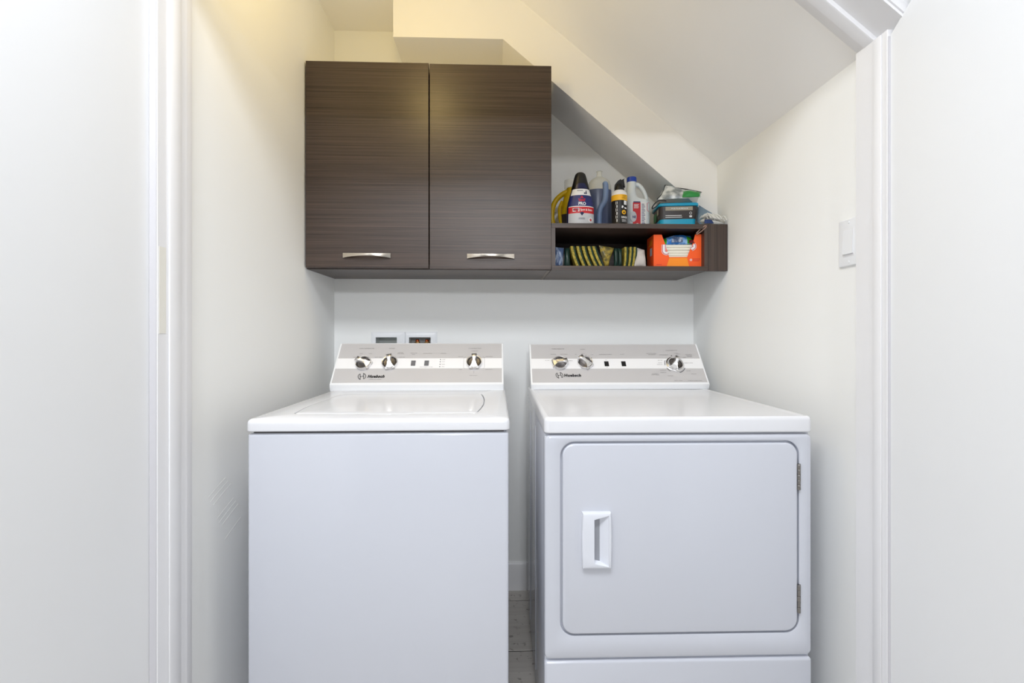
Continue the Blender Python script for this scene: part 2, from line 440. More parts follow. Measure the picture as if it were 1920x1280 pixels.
# head jamb: profile in (depth, height) swept along the flat head and down the slope
def head(prof):
    rings = []
    for (x, z) in ((XL, HZ), (xk, HZ), (XR, zr)):
        rings.append([Vector((x, p[0], z + p[1])) for p in prof])
    bm = B(); loft(bm, rings); return bm
struct('trim_3', head([(1.086, 0.006), (1.080, 0.001), (1.060, 0.0), (1.059, -0.003), (1.034, -0.003), (1.031, -0.001), (1.030, 0.010), (0.962, 0.010), (0.962, 0.0175), (1.086, 0.0175)]), TRIM)
struct('trim_4', head([(0.974, 0.0172), (0.958, 0.0172), (0.955, 0.026), (0.957, 0.040), (0.953, 0.044), (0.955, 0.072), (0.960, 0.080), (0.974, 0.080)]), TRIM)
# base boards
def baseb(name, poly_, axis, a, b):
    bm = B(); prism(bm, poly_, axis, a, b); struct(name, bm, TRIM)
baseb('baseboard_back', [(YB - 0.013, 0), (YB - 0.013, 0.108), (YB - 0.007, 0.120), (YB, 0.120), (YB, 0)], 'x', XL, XR)
baseb('baseboard_left', [(XL + 0.013, 0), (XL + 0.013, 0.108), (XL + 0.007, 0.120), (XL, 0.120), (XL, 0)], 'y', 1.09, YB - 0.013)
baseb('baseboard_right', [(XR - 0.013, 0), (XR - 0.013, 0.108), (XR - 0.007, 0.120), (XR, 0.120), (XR, 0)], 'y', 1.09, YB - 0.013)
# door leaves folded open into the hall
bm = B(); box(bm, -0.741, -0.706, 0.165, 0.9745, 0.012, 1.972, 0.0015, 1)
d1 = struct('door_1', bm, DOORP)
bm = B(); prism(bm, [(0.212, 0.012), (0.992, 0.012), (0.992, 1.782), (0.754, 1.972), (0.212, 1.972)], 'x', 0.866, 0.901)
d2 = struct('door_2', bm, DOORP)
def butt(parent, x, y, z):
    bm = B(); lathe(bm, [(0.0035, z - 0.026), (0.0042, z - 0.025), (0.0042, z + 0.025), (0.0035, z + 0.026)], 12, cx=x, cy=y)
    part('hinge', bm, TRIM, parent)
for z in (0.25, 1.52): butt(d2, 0.8655, 0.997, z)
for z in (0.25, 1.75): butt(d1, -0.7055, 0.9735, z)

# ---------------------------------------------------------------- washer and dryer
def slope(Bp, Tp):
    dy, dz = Tp[0] - Bp[0], Tp[1] - Bp[1]; L = math.hypot(dy, dz)
    M = Matrix(((1, 0, 0), (0, dy / L, -dz / L), (0, dz / L, dy / L))).transposed() if False else Matrix(((1, 0, 0, 0), (0, dy / L, -dz / L, Bp[0]), (0, dz / L, dy / L, Bp[1]), (0, 0, 0, 1)))
    return M, L
def on(M, x, v, h=0.0, rot=0.0):
    return M @ Matrix.Translation((x, v, h)) @ Matrix.Rotation(rot, 4, 'Z')
def knob(parent, M, x, v, ang, r=0.0305, name='control_knob', ringed=False):
    K = on(M, x, v, 0.0012, ang - PI / 2)
    bm = B()
    if ringed: lathe(bm, [(r * 1.16, 0), (r * 1.16, 0.003), (r * 1.10, 0.004), (r * 1.02, 0.004)], 40)
    lathe(bm, [(r * 0.97, 0.0), (r, 0.002), (r, 0.008), (r * 0.975, 0.0115), (r * 0.93, 0.013), (r * 0.86, 0.0125), (r * 0.80, 0.009), (r * 0.72, 0.0055), (r * 0.4, 0.004), (0.001, 0.004)], 40,
          mis=[0, 0, 0, 0, 0, 0, 1, 1, 1, 1])
    bm.transform(K)
    k = part(name, bm, [CHROME, CHROME_SHADE], parent, label='round chrome control knob')
    bm = B()
    hw = [(-0.99, 0.60), (-0.85, 0.52), (-0.6, 0.36), (-0.3, 0.275), (0.0, 0.25), (0.3, 0.26), (0.6, 0.30), (0.85, 0.345), (1.03, 0.36)]
    left = [(-w_ * r, t * r) for t, w_ in hw]; right = [(w_ * r, t * r) for t, w_ in reversed(hw)]
    ol = left + right
    def hgt(t): return 0.0135 + 0.0105 * min(1, max(0, (t / r + 0.99) / 0.55)) ** 0.7
    L = [[Vector((p[0] * s, p[1] * (s if abs(p[1]) < r else s), hh if hh is not None else hgt(p[1]) - dd)) for p in ol] for s, hh, dd in ((1, 0.003, 0), (1, None, 0.0055), (0.95, None, 0.0030), (0.80, None, 0.0010), (0.55, None, 0.0))]
    loft(bm, L); bm.transform(K)
    part('grip', bm, SATIN, k)
    return k
def emblem(bm, M, x, v, s):      # two crescents joined by a bar
    Q = on(M, x, v, 0.0016)
    def cres(sg):
        a = [(-sg * 0.10 * s, -sg * 0.5 * s), (-sg * 0.36 * s, -sg * 0.34 * s), (-sg * 0.50 * s, 0), (-sg * 0.47 * s, sg * 0.24 * s), (-sg * 0.30 * s, sg * 0.40 * s), (-sg * 0.26 * s, sg * 0.1 * s), (-sg * 0.16 * s, -sg * 0.12 * s), (-sg * 0.20 * s, -sg * 0.30 * s), (-sg * 0.10 * s, -sg * 0.5 * s)]
        return [(p.x, p.y) for p in smooth_path([(q[0], q[1], 0) for q in a], 4)]
    for sg in (1, -1): stroke(bm, Q, cres(sg), 0.075 * s)
    stroke(bm, Q, [(-0.27 * s, -0.02 * s), (0.27 * s, 0.02 * s)], 0.06 * s)
    return bm
def words_on(bm, M, items, size):
    for s, x, v, wd in items: text(bm, s, on(M, x, v, 0.0017), size, wd)
    return bm
def console(parent, M, L, x0, x1, Bp, Tp, yb):
    bm = B()
    prof = [(Bp[0] + 0.007, 0.9145), (Bp[0] + 0.001, Bp[1] - 0.006), (Bp[0], Bp[1]), (Tp[0], Tp[1]), (Tp[0] + 0.012, Tp[1] + 0.0015), (yb, Tp[1] - 0.01), (yb, 0.9145)]
    prism(bm, prof, 'x', x0, x1)
    es = [e_ for e_ in bm.edges if abs(abs(e_.verts[0].co.x - e_.verts[1].co.x)) < 1e-6]
    bmesh.ops.bevel(bm, geom=es, offset=0.002, segments=2, profile=0.5, affect='EDGES')
    c = part('console', bm, WPLASTIC, parent)
    e1 = 0.0065
    for nm, m_, va, vb in (('fascia', FASCIA, 0.0085, L - 0.0015), ('stripe', STRIPE, 0.0725, 0.1200)):
        bm = B(); h = 0.0008 if nm == 'fascia' else 0.0011
        box(bm, x0 + e1, x1 - e1, va, vb, 0.0, h); bm.transform(M); part(nm, bm, m_, c, smooth=0)
    return c

# ----- washer
ws = thing('washing_machine', 'white top-loading washing machine with plain front, left of the pair', 'washing machine', (-0.29, 1.45, 0))
wx0, wx1, wf = -0.609, 0.030, 1.155
bm = B(); box(bm, wx0, wx1, wf, 1.866, 0.004, 0.8815, 0.007, 3); part('body', bm, ENAMEL, ws)
bm = B(); box(bm, wx0 + 0.012, wx1 - 0.012, wf + 0.008, 1.855, 0.879, 0.889); part('seal', bm, SEAL, ws)
for fx in (wx0 + 0.06, wx1 - 0.06):
    for fy in (wf + 0.07, 1.80):
        bm = B(); lathe(bm, [(0.02, 0.0), (0.022, 0.006), (0.012, 0.016)], 14, cx=fx, cy=fy); part('foot', bm, BLACK, ws)
def lid_loop(off, z):
    out = []
    x0, x1, y0, y1 = -0.528, -0.056, 1.232, 1.632
    for p in rr(x0 + off, x1 - off, y0 + off, y1 - off, 0.012 - min(off, 0.008), 4, 24):
        x, y = p
        tx = (x - (x0 + x1) / 2) / ((x1 - x0) / 2); ty = (y - (y0 + y1) / 2) / ((y1 - y0) / 2)
        x += 0.016 * math.copysign(tx * tx, tx) * (1 - ty * ty)
        if ty < -0.9:
            k = abs(x + 0.290); y -= 0.011 * (1 if k < 0.050 else max(0, 1 - (k - 0.050) / 0.016) if k < 0.066 else 0)
        out.append(Vector((x, y, z)))
    return out
cov = lambda q, z: [Vector((p[0], p[1], z)) for p in rr(wx0 - 0.003 + q, wx1 + 0.003 - q, wf - 0.005 + q, 1.868 - q, 0.014 - min(q, 0.009), 4, 24)]
ZT = 0.917
bm = B()
loft(bm, [cov(0.010, 0.888), cov(0.003, 0.8865), cov(0.0, 0.889), cov(0.0, ZT - 0.012), cov(0.0012, ZT - 0.0065), cov(0.004, ZT - 0.0025), cov(0.009, ZT), lid_loop(-0.0045, ZT), lid_loop(-0.003, ZT - 0.0012), lid_loop(-0.003, ZT - 0.012)])
part('top_cover', bm, ENAMEL_LIT, ws)
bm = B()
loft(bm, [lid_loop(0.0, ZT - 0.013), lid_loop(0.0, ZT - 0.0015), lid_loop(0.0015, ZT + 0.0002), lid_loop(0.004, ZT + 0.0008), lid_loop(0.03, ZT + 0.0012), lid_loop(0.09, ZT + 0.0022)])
part('lid', bm, ENAMEL_LIT, ws)
WBp, WTp = (1.730, 0.939), (1.853, 1.088)
M, L = slope(WBp, WTp)
wc = console(ws, M, L, -0.6155, 0.0265, WBp, WTp, 1.864)
knob(ws, M, -0.5069, 0.0945, math.radians(155))
knob(ws, M, -0.4077, 0.0965, math.radians(100))
knob(ws, M, -0.0862, 0.0975, math.radians(90))
for x in (-0.3191, -0.2682):
    bm = B(); box(bm, x - 0.0085, x + 0.0085, 0.0845, 0.1085, 0.0005, 0.003, 0.0006, 1); bm.transform(M); part('button', bm, GBUT, wc)
for v in (0.1136, 0.1029, 0.0910, 0.0797):
    bm = B(); lathe(bm, [(0.0018, 0.0005), (0.0018, 0.002), (0.0008, 0.0024)], 10); bm.transform(on(M, -0.2165, v)); part('indicator', bm, INK, wc)
bm = B(); text(bm, 'Huebsch', on(M, -0.4508, 0.0355, 0.0017), 0.0165, 0.0635, bold=0.058, shear=0.25)
flat(bm, INK, 'lettering', wc)
bm = B(); emblem(bm, M, -0.5030, 0.0360, 0.028); flat(bm, INK, 'emblem', wc)
bm = B()
words_on(bm, M, [('WASH TEMPERATURE', -0.508, 0.1675, 0.058), ('OPTIONS', -0.410, 0.1675, 0.022), ('STATUS', -0.2075, 0.1427, 0.021), ('CYCLE SELECTION', -0.0855, 0.1673, 0.050)], 0.0052)
words_on(bm, M, [('WARM', -0.525, 0.1425, 0.012), ('WARM', -0.490, 0.1425, 0.012), ('COLD', -0.548, 0.125, 0.010), ('HOT', -0.464, 0.125, 0.010), ('OFF', -0.448, 0.125, 0.010),
                 ('2ND RINSE', -0.374, 0.1465, 0.020), ('EXTRA RINSE', -0.373, 0.1415, 0.026), ('HEAVY SOIL', -0.366, 0.125, 0.024), ('START/STOP', -0.3225, 0.1445, 0.025), ('SIGNAL', -0.3225, 0.138, 0.012),
                 ('EXTRA RINSE', -0.2685, 0.1428, 0.034), ('NORMAL ECO', -0.086, 0.1548, 0.027), ('DELICATE', -0.139, 0.1275, 0.019), ('PERM PRESS', -0.029, 0.1272, 0.027), ('SOAK', -0.137, 0.0662, 0.012),
                 ('HEAVY DUTY', -0.029, 0.0659, 0.026), ('SPIN ONLY', -0.087, 0.0384, 0.030), ('LOAD', -0.2045, 0.1131, 0.012), ('WASH', -0.2045, 0.1029, 0.012), ('RINSE', -0.2045, 0.091, 0.012), ('SPIN', -0.2045, 0.0797, 0.010),
                 ('PUSH TO SELECT A CYCLE', -0.268, 0.0785, 0.048), ('COMMERCIAL LAUNDRY', -0.4525, 0.0228, 0.048)], 0.0042)
for sx in (-1, 1):
    stroke(bm, on(M, -0.0862, 0.0975, 0.0017), [(sx * 0.034, 0.03), (sx * 0.040, 0.024), (sx * 0.040, -0.022), (sx * 0.034, -0.028)], 0.0006)
stroke(bm, on(M, -0.0862, 0.0975, 0.0017), [(0, -0.038), (0, -0.050)], 0.0006)
flat(bm, GINK, 'printed_marks', wc)

# ----- dryer
dr = thing('clothes_dryer', 'white front-loading clothes dryer with side-hinged door, right of the pair', 'dryer', (0.121, 1.166, 0))
dx0, dx1, df = 0.121, 0.806, 1.166
bm = B(); box(bm, dx0 + 0.001, dx1 - 0.001, df + 0.012, 1.880, 0.015, 0.8735, 0.003, 2); body = part('body', bm, ENAMEL, dr)
for y in (1.475, 1.735):
    bm = B(); box(bm, dx0 - 0.0008, dx0 + 0.003, y - 0.006, y + 0.006, 0.06, 0.835, 0.0016, 2); part('side_rib', bm, ENAMEL, dr)
for fx in (dx0 + 0.06, dx1 - 0.06):
    for fy in (df + 0.07, 1.82):
        bm = B(); lathe(bm, [(0.02, 0.0), (0.022, 0.006), (0.012, 0.016)], 14, cx=fx, cy=fy); part('foot', bm, BLACK, dr)
# front panel with door opening
def fl(x0, x1, z0, z1, r, d): return [front_(p, d) for p in rr(x0, x1, z0, z1, r, 8)]
fx0, fx1, fz0, fz1 = dx0, dx1, 0.3045, 0.8705
hx0_, hx1_, hzA, hzB = 0.1605, 0.7735, 0.3625, 0.8535
bm = B()
L_ = []
for q, d in ((0.0, df + 0.030), (0.0, df + 0.007), (0.002, df + 0.0025), (0.007, df)):
    L_.append(fl(fx0 + q, fx1 - q, fz0 + q, fz1 - q, 0.014 - q * 0.8, d))
for q, d in ((0.003, df), (0.0, df + 0.0018), (0.0, df + 0.014)):
    L_.append(fl(hx0_ - q, hx1_ + q, hzA - q, hzB + q, 0.036 + q, d))
loft(bm, L_, cap0=False)
part('front_panel', bm, ENAMEL, dr)
bm = B(); slab(bm, dx0, dx1, 0.016, 0.2985, df + 0.02, df, 0.008, front_, 0.006); part('kick_panel', bm, ENAMEL, dr)
bm = B(); slab(bm, 0.1660, 0.7680, 0.3680, 0.8480, df + 0.013, df - 0.002, 0.031, front_, 0.0045, 10); door = part('door', bm, ENAMEL, dr)
# recessed grip on the door
def lerp(a, b, t): return (a[0] + (b[0] - a[0]) * t, a[1] + (b[1] - a[1]) * t)
def qloop(c, m_=6, bulge=0.0):
    out = []
    for i in range(4):
        for k in range(m_):
            p = lerp(c[i], c[(i + 1) % 4], k / m_)
            if bulge and i in (1, 3): p = (p[0] + (bulge if i == 1 else -bulge) * (1 - (2 * k / m_ - 1) ** 2), p[1])
            out.append(p)
    return out
hf = df - 0.002
oc = [(0.2150, 0.5395), (0.2865, 0.5395), (0.2865, 0.6785), (0.2150, 0.6785)]
def inset(c, q): return [(c[0][0] + q, c[0][1] + q), (c[1][0] - q, c[1][1] + q), (c[2][0] - q, c[2][1] - q), (c[3][0] + q, c[3][1] - q)]
hc = [(0.2437, 0.5525), (0.2807, 0.5440), (0.2807, 0.6720), (0.2437, 0.6620)]
hb = [(0.2450, 0.5590), (0.2800, 0.5460), (0.2800, 0.6700), (0.2450, 0.6550)]
def dep(p): return hf - 0.013 + 0.022 * max(0, min(1, (0.2800 - p[0]) / 0.035)) + 0.0005
L_ = [[front_(p, hf) for p in qloop(oc, 6, 0.002)], [front_(p, hf - 0.009) for p in qloop(oc, 6, 0.002)], [front_(p, hf - 0.0125) for p in qloop(inset(oc, 0.0014), 6, 0.002)], [front_(p, hf - 0.014) for p in qloop(inset(oc, 0.0045), 6, 0.002)],
      [front_(p, hf - 0.0142) for p in qloop(hc, 6)], [front_(p, hf - 0.0132) for p in qloop(inset(hc, 0.0006), 6)], [front_(p, dep(p)) for p in qloop(hb, 6)]]
bm = B(); loft(bm, L_); part('handle', bm, HANDLEW, door, smooth=25)
for z0, z1 in ((0.728, 0.794), (0.415, 0.486)):
    bm = B(); xh, yh = 0.7705, df - 0.002
    n = 5
    for k in range(n):
        a = z0 + (z1 - z0) * k / n; b_ = z0 + (z1 - z0) * (k + 1) / n
        r = 0.0042 if k % 2 == 0 else 0.0036
        lathe(bm, [(r * 0.9, a + 0.0004), (r, a + 0.001), (r, b_ - 0.001), (r * 0.9, b_ - 0.0004)], 12, cx=xh, cy=yh)
    box(bm, xh + 0.002, xh + 0.0055, df - 0.0012, df + 0.004, z0, z1)
    part('hinge', bm, STEEL, door, label='small steel door hinge')
cov = lambda q, z: [Vector((p[0], p[1], z)) for p in rr(dx0 - 0.001 + q, dx1 + 0.001 - q, df - 0.003 + q, 1.882 - q, 0.013 - min(q, 0.009), 4)]
ZT = 0.9155
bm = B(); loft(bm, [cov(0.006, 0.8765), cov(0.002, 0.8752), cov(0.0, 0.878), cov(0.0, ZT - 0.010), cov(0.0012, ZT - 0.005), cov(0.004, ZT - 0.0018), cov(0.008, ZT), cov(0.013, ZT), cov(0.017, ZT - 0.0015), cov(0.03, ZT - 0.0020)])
part('top_cover', bm, ENAMEL_LIT, dr)
DBp, DTp = (1.760, 0.934), (1.880, 1.084)
M, L = slope(DBp, DTp)
SHX = -0.006
dc = console(dr, M, L, 0.1315 + SHX, 0.8185 + SHX, DBp, DTp, 1.890)
knob(dr, M, 0.2476 + SHX, 0.0957, math.radians(8))
knob(dr, M, 0.3480 + SHX, 0.0977, math.radians(130))
knob(dr, M, 0.7042 + SHX, 0.0910, math.radians(62), ringed=True)
for x in (0.4336, 0.5013):
    bm = B(); box(bm, x + SHX - 0.0085, x + SHX + 0.0085, 0.083, 0.106, 0.0005, 0.003, 0.0006, 1); bm.transform(M); part('button', bm, BLACK, dc)
bm = B(); text(bm, 'Huebsch', on(M, 0.2940 + SHX, 0.0400, 0.0017), 0.0165, 0.0655, bold=0.058, shear=0.08)
flat(bm, INK, 'lettering', dc)
bm = B(); emblem(bm, M, 0.2432 + SHX, 0.0410, 0.027); flat(bm, INK, 'emblem', dc)
bm = B()
for a0, a1 in ((150, 185), (205, 232), (285, 335)):
    stroke(bm, on(M, 0.7042 + SHX, 0.0910, 0.0017), [(0.0395 * math.cos(math.radians(a0 + (a1 - a0) * i / 12)), 0.0395 * math.sin(math.radians(a0 + (a1 - a0) * i / 12))) for i in range(13)], 0.0020)
poly(bm, on(M, 0.7005 + SHX, 0.1335, 0.0017), [(0, -0.003), (0.0028, 0.002), (-0.0028, 0.002)])
for k, a in enumerate((42, 60, 78)):
    stroke(bm, on(M, 0.3480 + SHX, 0.0977, 0.0017), [(r_ * math.cos(math.radians(a)), r_ * math.sin(math.radians(a))) for r_ in (0.034, 0.041)], 0.0015)
o_ = flat(bm, INK, 'dial_marks', dc); o_['kind'] = 'stuff'
bm = B()
words_on(bm, M, [(s, x + SHX, v, wd) for s, x, v, wd in [('FABRIC SELECTOR', 0.2475, 0.1679, 0.050), ('SIGNAL', 0.3467, 0.1657, 0.020), ('EXTENDED TUMBLE', 0.4354, 0.1396, 0.050), ('START', 0.5032, 0.14, 0.017), ('CYCLE SELECTOR', 0.706, 0.1597, 0.048)]], 0.0052)
words_on(bm, M, [(s, x + SHX, v, wd) for s, x, v, wd in [('DELICATE', 0.2262, 0.141, 0.021), ('PERM PRESS', 0.2684, 0.1409, 0.028), ('NO HEAT', 0.2011, 0.1111, 0.018), ('NORMAL', 0.2914, 0.1097, 0.020), ('OFF', 0.3165, 0.1403, 0.007), ('SOFT', 0.347, 0.1427, 0.012), ('LOUD', 0.3808, 0.1387, 0.011),
                 ('ON', 0.4336, 0.1125, 0.005), ('OFF', 0.4336, 0.0785, 0.007), ('AUTOMATIC FABRIC', 0.6214, 0.1445, 0.040), ('PROGRAM', 0.6224, 0.1385, 0.028), ('COTTON/HEAVY', 0.6702, 0.1377, 0.036),
                 ('MORE DRY', 0.7211, 0.1458, 0.017), ('NORMAL', 0.7303, 0.1416, 0.016), ('OFF', 0.7505, 0.1246, 0.014), ('AUTOMATIC', 0.7717, 0.1395, 0.026), ('DELICATE', 0.7717, 0.134, 0.022), ('NO HEAT', 0.773, 0.1285, 0.020), ('ENERGY SAVER', 0.7607, 0.0977, 0.034),
                 ('VERY DRY', 0.65, 0.1108, 0.020), ('LESS DRY', 0.6473, 0.0987, 0.016), ('MORE DRY', 0.6445, 0.0907, 0.022), ('NORMAL DRY', 0.6513, 0.0632, 0.024), ('WRINKLE OUT', 0.6499, 0.0526, 0.024), ('AUTOMATIC', 0.6166, 0.0475, 0.026), ('PERM PRESS', 0.6166, 0.042, 0.030),
                 ('TIME DRY', 0.675, 0.0373, 0.022), ('60 MIN', 0.7509, 0.0601, 0.016), ('TIME DRY', 0.768, 0.0459, 0.022), ('EASY CARE', 0.7001, 0.0153, 0.030), ('COMMERCIAL LAUNDRY SYSTEMS', 0.7635, 0.0144, 0.056)]], 0.0042)
flat(bm, GINK, 'printed_marks', dc)
dr.rotation_euler = (0, 0, -0.009)

# ---------------------------------------------------------------- cabinet and open shelf
cb = thing('wall_cabinet', 'dark wood-grain wall cabinet with two lift doors over the washer', 'cabinet', (-0.25, 1.90, 1.367))
cf = 1.729
for x0, x1 in ((-0.7055, -0.6895), (0.189, 0.2045)):
    bm = B(); box(bm, x0, x1, cf + 0.021, YB - 0.001, 1.367, 2.120); part('side_panel', bm, WOODD, cb, smooth=0)
bm = B(); box(bm, -0.6895, 0.189, cf + 0.021, YB - 0.001, 1.367, 1.385); part('bottom_panel', bm, WOODH, cb, smooth=0)
bm = B(); box(bm, -0.6895, 0.189, cf + 0.021, YB - 0.001, 2.104, 2.120); part('top_panel', bm, BOUNCE_WHITE, cb, smooth=0, label='unseen top, whitened to bounce bulb light')  # white added out of view, bounces the bulb onto the beam underside
bm = B(); box(bm, -0.6895, 0.189, YB - 0.012, YB - 0.001, 1.385, 2.104); part('back_panel', bm, WOODH, cb, smooth=0)
bm = B(); box(bm, 0.192, 0.2035, cf + 0.023, YB - 0.003, 1.3663, 1.368); part('edge_band', bm, LEDGE, cb, smooth=0, label='lighter worn edge')
def pull(parent, x0, x1, ztop):
    rings = []; n = 18; xm = (x0 + x1) / 2; hw = (x1 - x0) / 2
    for i in range(n + 1):
        t = -1 + 2 * i / n; x = xm + hw * t
        h = 0.0085 + 0.0090 * t * t; y = cf - 0.004 - 0.018 * (1 - t * t); th = 0.005; zt_ = ztop - 0.0035 * (1 - t * t)
        if i in (0, n): y = cf - 0.0035
        rings.append([Vector((x, y - th / 2, zt_ - h)), Vector((x, y - th / 2 - 0.0006, zt_ - h / 2)), Vector((x, y - th / 2, zt_)), Vector((x, y + th / 2, zt_)), Vector((x, y + th / 2, zt_ - h))])
    bm = B(); loft(bm, rings)
    for xx in (x0, x1 - 0.006): box(bm, xx, xx + 0.006, cf - 0.005, cf + 0.0005, ztop - 0.017, ztop - 0.001)
    part('handle', bm, NICKEL, parent, label='brushed metal bow handle')
for x0, x1, z0, z1, hx in ((-0.7010, -0.2515, 1.3700, 2.130, (-0.564, -0.390)), (-0.2480, 0.2050, 1.3685, 2.128, (-0.109, 0.066))):
    bm = B(); box(bm, x0, x1, cf, cf + 0.018, z0, z1, 0.0012, 2); d_ = part('door', bm, WOODH, cb, smooth=0)
    pull(d_, hx[0], hx[1], 1.4235)

sh = thing('open_shelf', 'dark wood-grain open wall shelf beside the cabinet, over the dryer', 'shelf', (0.50, 1.90, 1.367))
sf = 1.736
SX0, SX1, SZ0, SZ1 = 0.206, 0.803, 1.366, 1.543
bm = B(); box(bm, SX0, SX1, sf, YB - 0.001, SZ1 - 0.018, SZ1, 0.0008, 1); part('top_panel', bm, WOODH, sh, smooth=0)
bm = B(); box(bm, SX0, SX1, sf, YB - 0.001, SZ0, SZ0 + 0.017, 0.0008, 1); part('bottom_panel', bm, WOODH, sh, smooth=0)
for x0, x1 in ((SX0, SX0 + 0.0145), (SX1 - 0.0145, SX1)):
    bm = B(); box(bm, x0, x1, sf + 0.0005, YB - 0.001, SZ0 + 0.017, SZ1 - 0.018); part('side_panel', bm, WOODV, sh, smooth=0)
bm = B(); box(bm, SX0 + 0.0145, SX1 - 0.0145, YB - 0.010, YB - 0.001, SZ0 + 0.017, SZ1 - 0.018); part('back_panel', bm, WOODH, sh, smooth=0)
bm = B(); box(bm, SX1 + 0.001, XR - 0.002, sf + 0.002, sf + 0.022, SZ0, SZ1 + 0.001, 0.0008, 1); part('filler_panel', bm, WOODV, sh, smooth=0)

# ---------------------------------------------------------------- things on the walls
sw = thing('light_switch', 'white rocker light switch on the right wall by the door jamb', 'light switch', (XR, 1.125, 1.353))
def sl(y0, y1, z0, z1, d0, d1, r, bev): 
    bm = B(); slab(bm, y0, y1, z0, z1, d0, d1, r, side_, bev, 4); return bm
part('plate', sl(1.090, 1.160, 1.295, 1.412, XR, XR - 0.006, 0.003, 0.0025), WPLASTIC, sw)
part('rocker_frame', sl(1.1075, 1.1435, 1.3185, 1.3880, XR - 0.005, XR - 0.0066, 0.001, 0.0005), TRIM, sw)
bm = B(); prism(bm, [(1.109, 1.3245), (1.142, 1.3245), (1.142, 1.3865), (1.109, 1.3865)], 'x', XR - 0.005, XR - 0.0085)
for v in bm.verts:
    if v.co.z > 1.35 and v.co.x < XR - 0.006: v.co.x += 0.0015
    elif v.co.x < XR - 0.006: v.co.x -= 0.002
part('rocker', bm, WPLASTIC, sw)
for z in (1.3045, 1.4025):
    bm = B(); loft(bm, [[Vector((XR - 0.005 - d, 1.125 + r * math.cos(a * PI / 6), z + r * math.sin(a * PI / 6))) for a in range(12)] for r, d in ((0.0032, 0), (0.0032, 0.0014), (0.0022, 0.0022))])
    part('screw', bm, WPLASTIC, sw)
def outlet(x0, x1, ox0, ox1, label, name):
    t = thing(name, label, 'outlet box', ((x0 + x1) / 2, YB, 1.06))
    bm = B()
    lp = lambda q, d, o=0: [front_(p, YB + d) for p in rr(x0 + q, x1 - q, 0.982 + q, 1.136 - q, 0.002, 2)]
    li = lambda q, d: [front_(p, YB + d) for p in rr(ox0 - q, ox1 + q, 1.002 - q, 1.1115 + q, 0.002, 2)]
    loft(bm, [lp(0, 0.0), lp(0, -0.005), lp(0.002, -0.007), li(0.005, -0.011), li(0.0, -0.009), li(0.0, 0.02)], cap0=False, cap1=False)
    part('bezel', bm, WPLASTIC, t)
    bm = B(); loft(bm, [li(-0.0012, 0.0), li(-0.0012, 0.050), li(-0.006, 0.052)], cap0=False); part('recess', bm, DGREYP, t)
    return t
outlet(-0.546, -0.4005, -0.526, -0.435, 'left wall box with an empty grey recess, behind the washer console', 'drain_outlet_box')
ob = outlet(-0.3995, -0.260, -0.382, -0.288, 'right wall box with copper water valves, behind the washer console', 'valve_outlet_box')
for x in (-0.352, -0.309):
    bm = B(); lathe(bm, [(0.0075, 1.012), (0.0075, 1.060), (0.011, 1.062), (0.011, 1.078), (0.008, 1.080), (0.008, 1.100), (0.005, 1.103)], 14, cx=x, cy=YB + 0.028)
    vv = part('valve', bm, COPPER, ob)
    bm = B(); lathe(bm, [(0.0105, 1.083), (0.0115, 1.085), (0.0115, 1.091), (0.010, 1.093)], 8, cx=x, cy=YB + 0.028); part('collar', bm, BRASS, vv)

# ---------------------------------------------------------------- on top of the open shelf
ZS = 1.543
# spot cleaner bottle
t = thing('cleaner_bottle', 'navy flat cleaner bottle with tall black cap and red band', 'bottle', (0.3265, 1.800, ZS))
bp_ = [(0.0505, 0.0275, 0.0), (0.0535, 0.030, 0.004), (0.0535, 0.030, 0.018), (0.0525, 0.030, 0.07), (0.0485, 0.029, 0.095), (0.0420, 0.0275, 0.118), (0.0348, 0.026, 0.140), (0.0290, 0.0235, 0.160), (0.0265, 0.022, 0.172), (0.0255, 0.021, 0.175)]
bm = B(); lathe(bm, bp_, 36); body = part('body', bm, NAVY, t, world=False)
def bprof(za, zb, n=5, grow=0.0006):
    out = []
    for i in range(n + 1):
        z = za + (zb - za) * i / n
        for a, b_ in zip(bp_[:-1], bp_[1:]):
            if a[2] <= z <= b_[2]:
                f = (z - a[2]) / (b_[2] - a[2]); out.append((a[0] + (b_[0] - a[0]) * f + grow, a[1] + (b_[1] - a[1]) * f + grow, z)); break
    return out
A0, A1 = PI + 0.42, 2 * PI - 0.30
for m_, za, zb, nm in ((LGREY, 0.006, 0.047, 'lower_label'), (RED, 0.047, 0.0715, 'red_band'), (WHITEP, 0.0715, 0.0745, 'white_line'), (NAVYL, 0.0745, 0.117, 'navy_label'), (WHITEP, 0.117, 0.1415, 'white_band')):
    bm = B(); sheet(bm, bprof(za, zb), A0, A1, 20); part(nm, bm, m_, body, world=False)
capp = [(0.0285, 0.0235, 0.140), (0.0300, 0.0245, 0.146), (0.0285, 0.0235, 0.160), (0.0265, 0.022, 0.175), (0.0225, 0.0195, 0.192), (0.0185, 0.017, 0.204), (0.0125, 0.012, 0.2095), (0.004, 0.004, 0.2105)]
capp = [(p[0] * (1.17 if p[2] < 0.15 else 1.12 if p[2] < 0.165 else 1.05), p[1] * 1.10, p[2]) for p in capp]
bm = B(); lathe(bm, capp, 30); part('cap', bm, BLACK, t, world=False)
bm = B(); sheet(bm, [(0.0355, 0.028, 0.1425), (0.0330, 0.0272, 0.150), (0.0305, 0.0262, 0.160), (0.0295, 0.0256, 0.1635)], PI * 1.5 - 0.75, PI * 1.5 + 0.75, 12); part('collar', bm, NAVY, t, world=False)
def ftext(bm, s, x, y, z, size, wd, bold=0.0): return text(bm, s, frame((x, y, z), (1, 0, 0), (0, 0, 1)), size, wd, bold)
